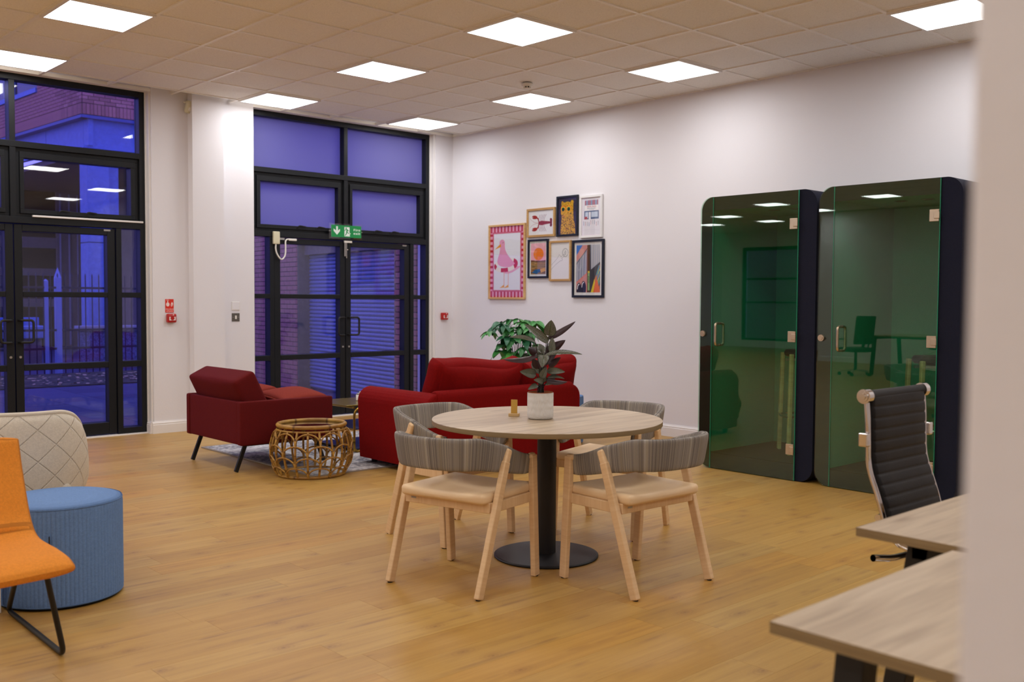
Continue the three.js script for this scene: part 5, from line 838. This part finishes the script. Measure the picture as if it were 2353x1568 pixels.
function brickFace(parent, A, dir, nrm, y0, rows, len, holes, soldier, budget, th = 0.02) {   // stretcher courses along dir from A; bricks stand proud of a mortar bed
  const bl = 0.2125, bh = 0.0640, j = 0.0105, ch = bh + j, cw = bl + j, ang = Math.atan2(-dir.z, dir.x), list = [];
  for (let r = 0; r < rows; r++) {
    const y = y0 + r * ch + ch / 2; if (y < -99) continue;
    let runs = [[0, len]];
    for (const [h0, h1, s, t] of holes || []) if (y > s && y < t) runs = runs.flatMap(([a, b]) => [[a, Math.min(b, h0)], [Math.max(a, h1), b]]).filter(([a, b]) => b - a > 0.03);
    for (const [r0, r1] of runs) for (let i = Math.floor(r0 / cw) - 1; i < r1 / cw + 1; i++) {
      const a = Math.max(r0, i * cw + (r % 2) * cw / 2), b = Math.min(r1, i * cw + (r % 2) * cw / 2 + cw); if (b - a < 0.04) continue;
      list.push({ m: (a + b) / 2, y, w: b - a - j, h: bh });
    }
  }
  if (soldier) for (let i = 0; i < len / ch - 0.5; i++) list.push({ m: (i + 0.5) * ch, y: y0 - 0.115, w: bh, h: bl });
  const cache = {}, rest = [], gg = (w, h, v) => cache[[w.toFixed(3), h.toFixed(3), v]] ??= box(w, h, 0.1, 0, 0, 0, 0, 1).translate(0, 0, -0.05 + th);
  list.forEach((q) => { const p = A.clone().addScaledVector(dir, q.m); q.p = p; q.s = inFrame(p.x, q.y, p.z, 20); });
  list.sort((a, b) => b.s - a.s);
  const turn = Math.atan2(nrm.x, nrm.z);
  list.forEach((q, i) => {
    const g = gg(q.w, q.h, 0), m = brickMats[Math.floor(hash(Math.round(q.m * 100), Math.round(q.y * 100), 3) * 4)];
    if (i < budget && q.s > 0) part('brick', g, m, parent, [q.p.x, q.y, q.p.z], [0, turn, 0]); else rest.push(g.clone().rotateY(turn).translate(q.p.x, q.y, q.p.z));
  });
  if (rest.length) part('bricks_beyond', rest, brickMats[0], parent).userData.kind = 'stuff';
}
const flat = (A, B) => B.clone().sub(A).setY(0).normalize();
{ // side wing with the roller shutter
  const o = thing('outbuilding', 'brick wing with a grey roller shutter outside the frosted screen', 'building', [0, 0, 0]);
  const A = V3(-0.12, 0, -0.55), Bq = V3(0.55, 0, -6.6), d = flat(A, Bq), n = V3(d.z, 0, -d.x); if (n.x > 0) n.negate();
  const len = A.distanceTo(Bq), turn = Math.atan2(n.x, n.z), at = (t, y, out = 0) => A.clone().addScaledVector(d, t).addScaledVector(n, out).setY(y);
  const S0 = 0.584, S1 = 3.74, top = 2.22;
  const bed = (t0, t1, y0, y1, dep = 0.25, out = 0) => { const c = at((t0 + t1) / 2, (y0 + y1) / 2, out - dep / 2); return box(t1 - t0, y1 - y0, dep).rotateY(turn).translate(c.x, c.y, c.z); };
  part('mortar_bed', [bed(0, S0, GY, 3.6), bed(S1, len, GY, 3.6), bed(S0, S1, top, 3.6)], M.mortar, o);
  brickFace(o, A, d, n, GY, 50, len, [[S0, S1, -1, top]], false, 290);
  part('recess', [bed(S0, S0 + 0.02, GY, top, 0.26, 0.01), bed(S1 - 0.02, S1, GY, top, 0.26, 0.01)], M.paleWall, o);
  part('shutter_box', bed(S0, S1, top - 0.2, top, 0.14, -0.10), M.paleWall, o);
  const prof = new THREE.Shape(); prof.moveTo(-0.006, 0); prof.quadraticCurveTo(0.016, 0.008, 0.018, 0.03); prof.quadraticCurveTo(0.016, 0.05, -0.002, 0.056); prof.lineTo(-0.006, 0.056); prof.closePath();
  const slat = extrude(prof, S1 - S0 - 0.03).rotateY(Math.PI / 2).translate(-(S1 - S0 - 0.03) / 2, 0, 0); { const p = slat.attributes.position; for (let i = 0; i < p.count; i++) p.setZ(i, -p.getZ(i)); const ix = slat.index, a = slat.attributes.position.array; for (let k = 0; k < a.length; k += 9) for (let c = 0; c < 3; c++) { const t = a[k + 3 + c]; a[k + 3 + c] = a[k + 6 + c]; a[k + 6 + c] = t; } slat.computeVertexNormals(); boxUV(slat); }
  for (let y = GY + 0.02, i = 0; y < top - 0.21; y += 0.0585, i++) { const c = at((S0 + S1) / 2, y, -0.20); part('shutter_slat', slat, M.shutter, o, [c.x, c.y, c.z], [0, turn, 0]); }
  part('shutter_back', bed(S0, S1, GY, top - 0.1, 0.02, -0.23), M.shutter, o);
}
{ // brick office building on columns, beyond the railings
  const o = thing('office_building', 'brick office building raised on pale columns beyond the railings', 'building', [0, 0, 0]);
  const C = V3(-0.515, 0, -11.46), yb = 5.29, dx = V3(1, 0, 0), dz = V3(-0.06, 0, -1).normalize(), nz = V3(0, 0, 1), nx = V3(-1, 0, 0.06).normalize();
  const faceBox = (t0, t1, y0, y1, which, dep, out = 0) => { const d = which === 'x' ? dx : dz, n = which === 'x' ? nz : nx, c = C.clone().addScaledVector(d, (t0 + t1) / 2).addScaledVector(n, out - dep / 2); return box(t1 - t0, y1 - y0, dep).rotateY(Math.atan2(n.x, n.z)).translate(c.x, (y0 + y1) / 2, c.z); };
  part('mortar_bed', [faceBox(0, 3.4, yb - 0.24, 8.5, 'x', 0.3), faceBox(0, 2.35, yb - 0.24, 8.5, 'z', 0.3), faceBox(2.35, 6.2, yb - 0.24, 5.82, 'z', 0.3), faceBox(6.2, 9, yb - 0.24, 8.5, 'z', 0.3)], M.mortar, o);
  brickFace(o, C, dx, nz, yb, 26, 3.4, null, true, 120); brickFace(o, C, dz, nx, yb, 26, 9, [[2.35, 6.2, 5.8, 9]], true, 170);
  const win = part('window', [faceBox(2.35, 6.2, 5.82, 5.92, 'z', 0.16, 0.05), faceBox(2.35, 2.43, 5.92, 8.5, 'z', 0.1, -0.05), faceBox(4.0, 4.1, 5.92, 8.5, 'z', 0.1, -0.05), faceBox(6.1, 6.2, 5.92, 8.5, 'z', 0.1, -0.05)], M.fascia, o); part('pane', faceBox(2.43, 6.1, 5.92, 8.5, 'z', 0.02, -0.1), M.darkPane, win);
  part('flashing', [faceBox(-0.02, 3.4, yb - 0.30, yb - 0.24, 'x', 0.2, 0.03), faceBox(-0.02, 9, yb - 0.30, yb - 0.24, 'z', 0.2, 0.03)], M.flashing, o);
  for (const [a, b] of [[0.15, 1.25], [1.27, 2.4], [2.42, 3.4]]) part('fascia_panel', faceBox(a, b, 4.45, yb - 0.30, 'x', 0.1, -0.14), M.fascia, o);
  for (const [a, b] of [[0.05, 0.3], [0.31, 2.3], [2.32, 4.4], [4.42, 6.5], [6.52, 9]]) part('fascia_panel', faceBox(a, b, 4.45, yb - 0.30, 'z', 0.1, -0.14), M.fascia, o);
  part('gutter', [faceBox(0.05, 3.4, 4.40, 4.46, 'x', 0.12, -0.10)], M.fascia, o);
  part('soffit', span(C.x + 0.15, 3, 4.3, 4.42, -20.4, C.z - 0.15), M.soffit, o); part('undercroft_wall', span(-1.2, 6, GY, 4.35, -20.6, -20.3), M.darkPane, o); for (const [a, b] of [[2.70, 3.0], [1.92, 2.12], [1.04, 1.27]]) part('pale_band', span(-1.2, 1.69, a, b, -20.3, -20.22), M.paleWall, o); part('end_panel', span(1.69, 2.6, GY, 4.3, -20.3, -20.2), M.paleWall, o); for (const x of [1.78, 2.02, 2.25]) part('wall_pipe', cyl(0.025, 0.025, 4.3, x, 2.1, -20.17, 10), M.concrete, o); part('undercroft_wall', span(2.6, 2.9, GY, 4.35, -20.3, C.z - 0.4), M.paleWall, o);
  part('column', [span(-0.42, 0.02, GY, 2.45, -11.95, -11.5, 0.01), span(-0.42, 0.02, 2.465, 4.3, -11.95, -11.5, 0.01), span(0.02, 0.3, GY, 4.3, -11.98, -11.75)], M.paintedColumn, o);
}
{ // railings, posts, low pebble-faced wall, bench
  const F0 = V3(-5.5, GY, -9.15), F1 = V3(2.6, GY, -10.05), d = flat(F0, F1), L = F0.distanceTo(F1), turn = Math.atan2(-d.z, d.x), at = (t, y) => F0.clone().addScaledVector(d, t).setY(y);
  const o = thing('railing', 'dark metal railing with pointed uprights outside', 'railing', [0, 0, 0]);
  for (const y of [0.38, 0.72, 1.50]) { const c = at(L / 2, y); part('rail', box(L, 0.04, 0.02, 0, 0, 0, 0.003).rotateY(turn).translate(c.x, c.y, c.z), M.railing, o); }
  const up = merge([cyl(0.011, 0.011, 1.82, 0, 0.91, 0, 8), new THREE.ConeGeometry(0.014, 0.06, 8).translate(0, 1.85, 0)]);
  for (let t = 0.06; t < L; t += 0.128) { const c = at(t, GY); part('upright', up, M.railing, o, [c.x, c.y, c.z]); }
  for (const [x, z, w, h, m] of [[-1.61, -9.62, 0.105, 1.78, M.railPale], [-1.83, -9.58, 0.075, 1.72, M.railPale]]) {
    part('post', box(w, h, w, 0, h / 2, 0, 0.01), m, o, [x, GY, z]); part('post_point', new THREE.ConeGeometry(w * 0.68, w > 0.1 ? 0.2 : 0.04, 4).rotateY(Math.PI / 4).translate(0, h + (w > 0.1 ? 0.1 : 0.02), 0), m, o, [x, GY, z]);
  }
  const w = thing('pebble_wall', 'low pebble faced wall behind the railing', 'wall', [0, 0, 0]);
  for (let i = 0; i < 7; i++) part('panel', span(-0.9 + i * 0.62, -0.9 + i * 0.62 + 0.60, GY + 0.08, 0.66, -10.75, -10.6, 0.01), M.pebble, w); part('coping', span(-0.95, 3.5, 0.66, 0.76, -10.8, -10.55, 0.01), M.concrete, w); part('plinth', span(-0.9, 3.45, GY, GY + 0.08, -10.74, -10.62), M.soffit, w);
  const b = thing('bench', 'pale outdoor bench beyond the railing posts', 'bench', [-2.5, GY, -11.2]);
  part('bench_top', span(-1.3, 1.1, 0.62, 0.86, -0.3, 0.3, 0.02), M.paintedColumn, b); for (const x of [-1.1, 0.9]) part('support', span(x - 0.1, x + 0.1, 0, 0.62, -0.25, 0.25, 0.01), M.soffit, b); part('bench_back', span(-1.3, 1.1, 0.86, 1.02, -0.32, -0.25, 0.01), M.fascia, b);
}
scene.traverse((o) => { if (o.isLight) o.castShadow = true; });
renderer.render(scene, camera);
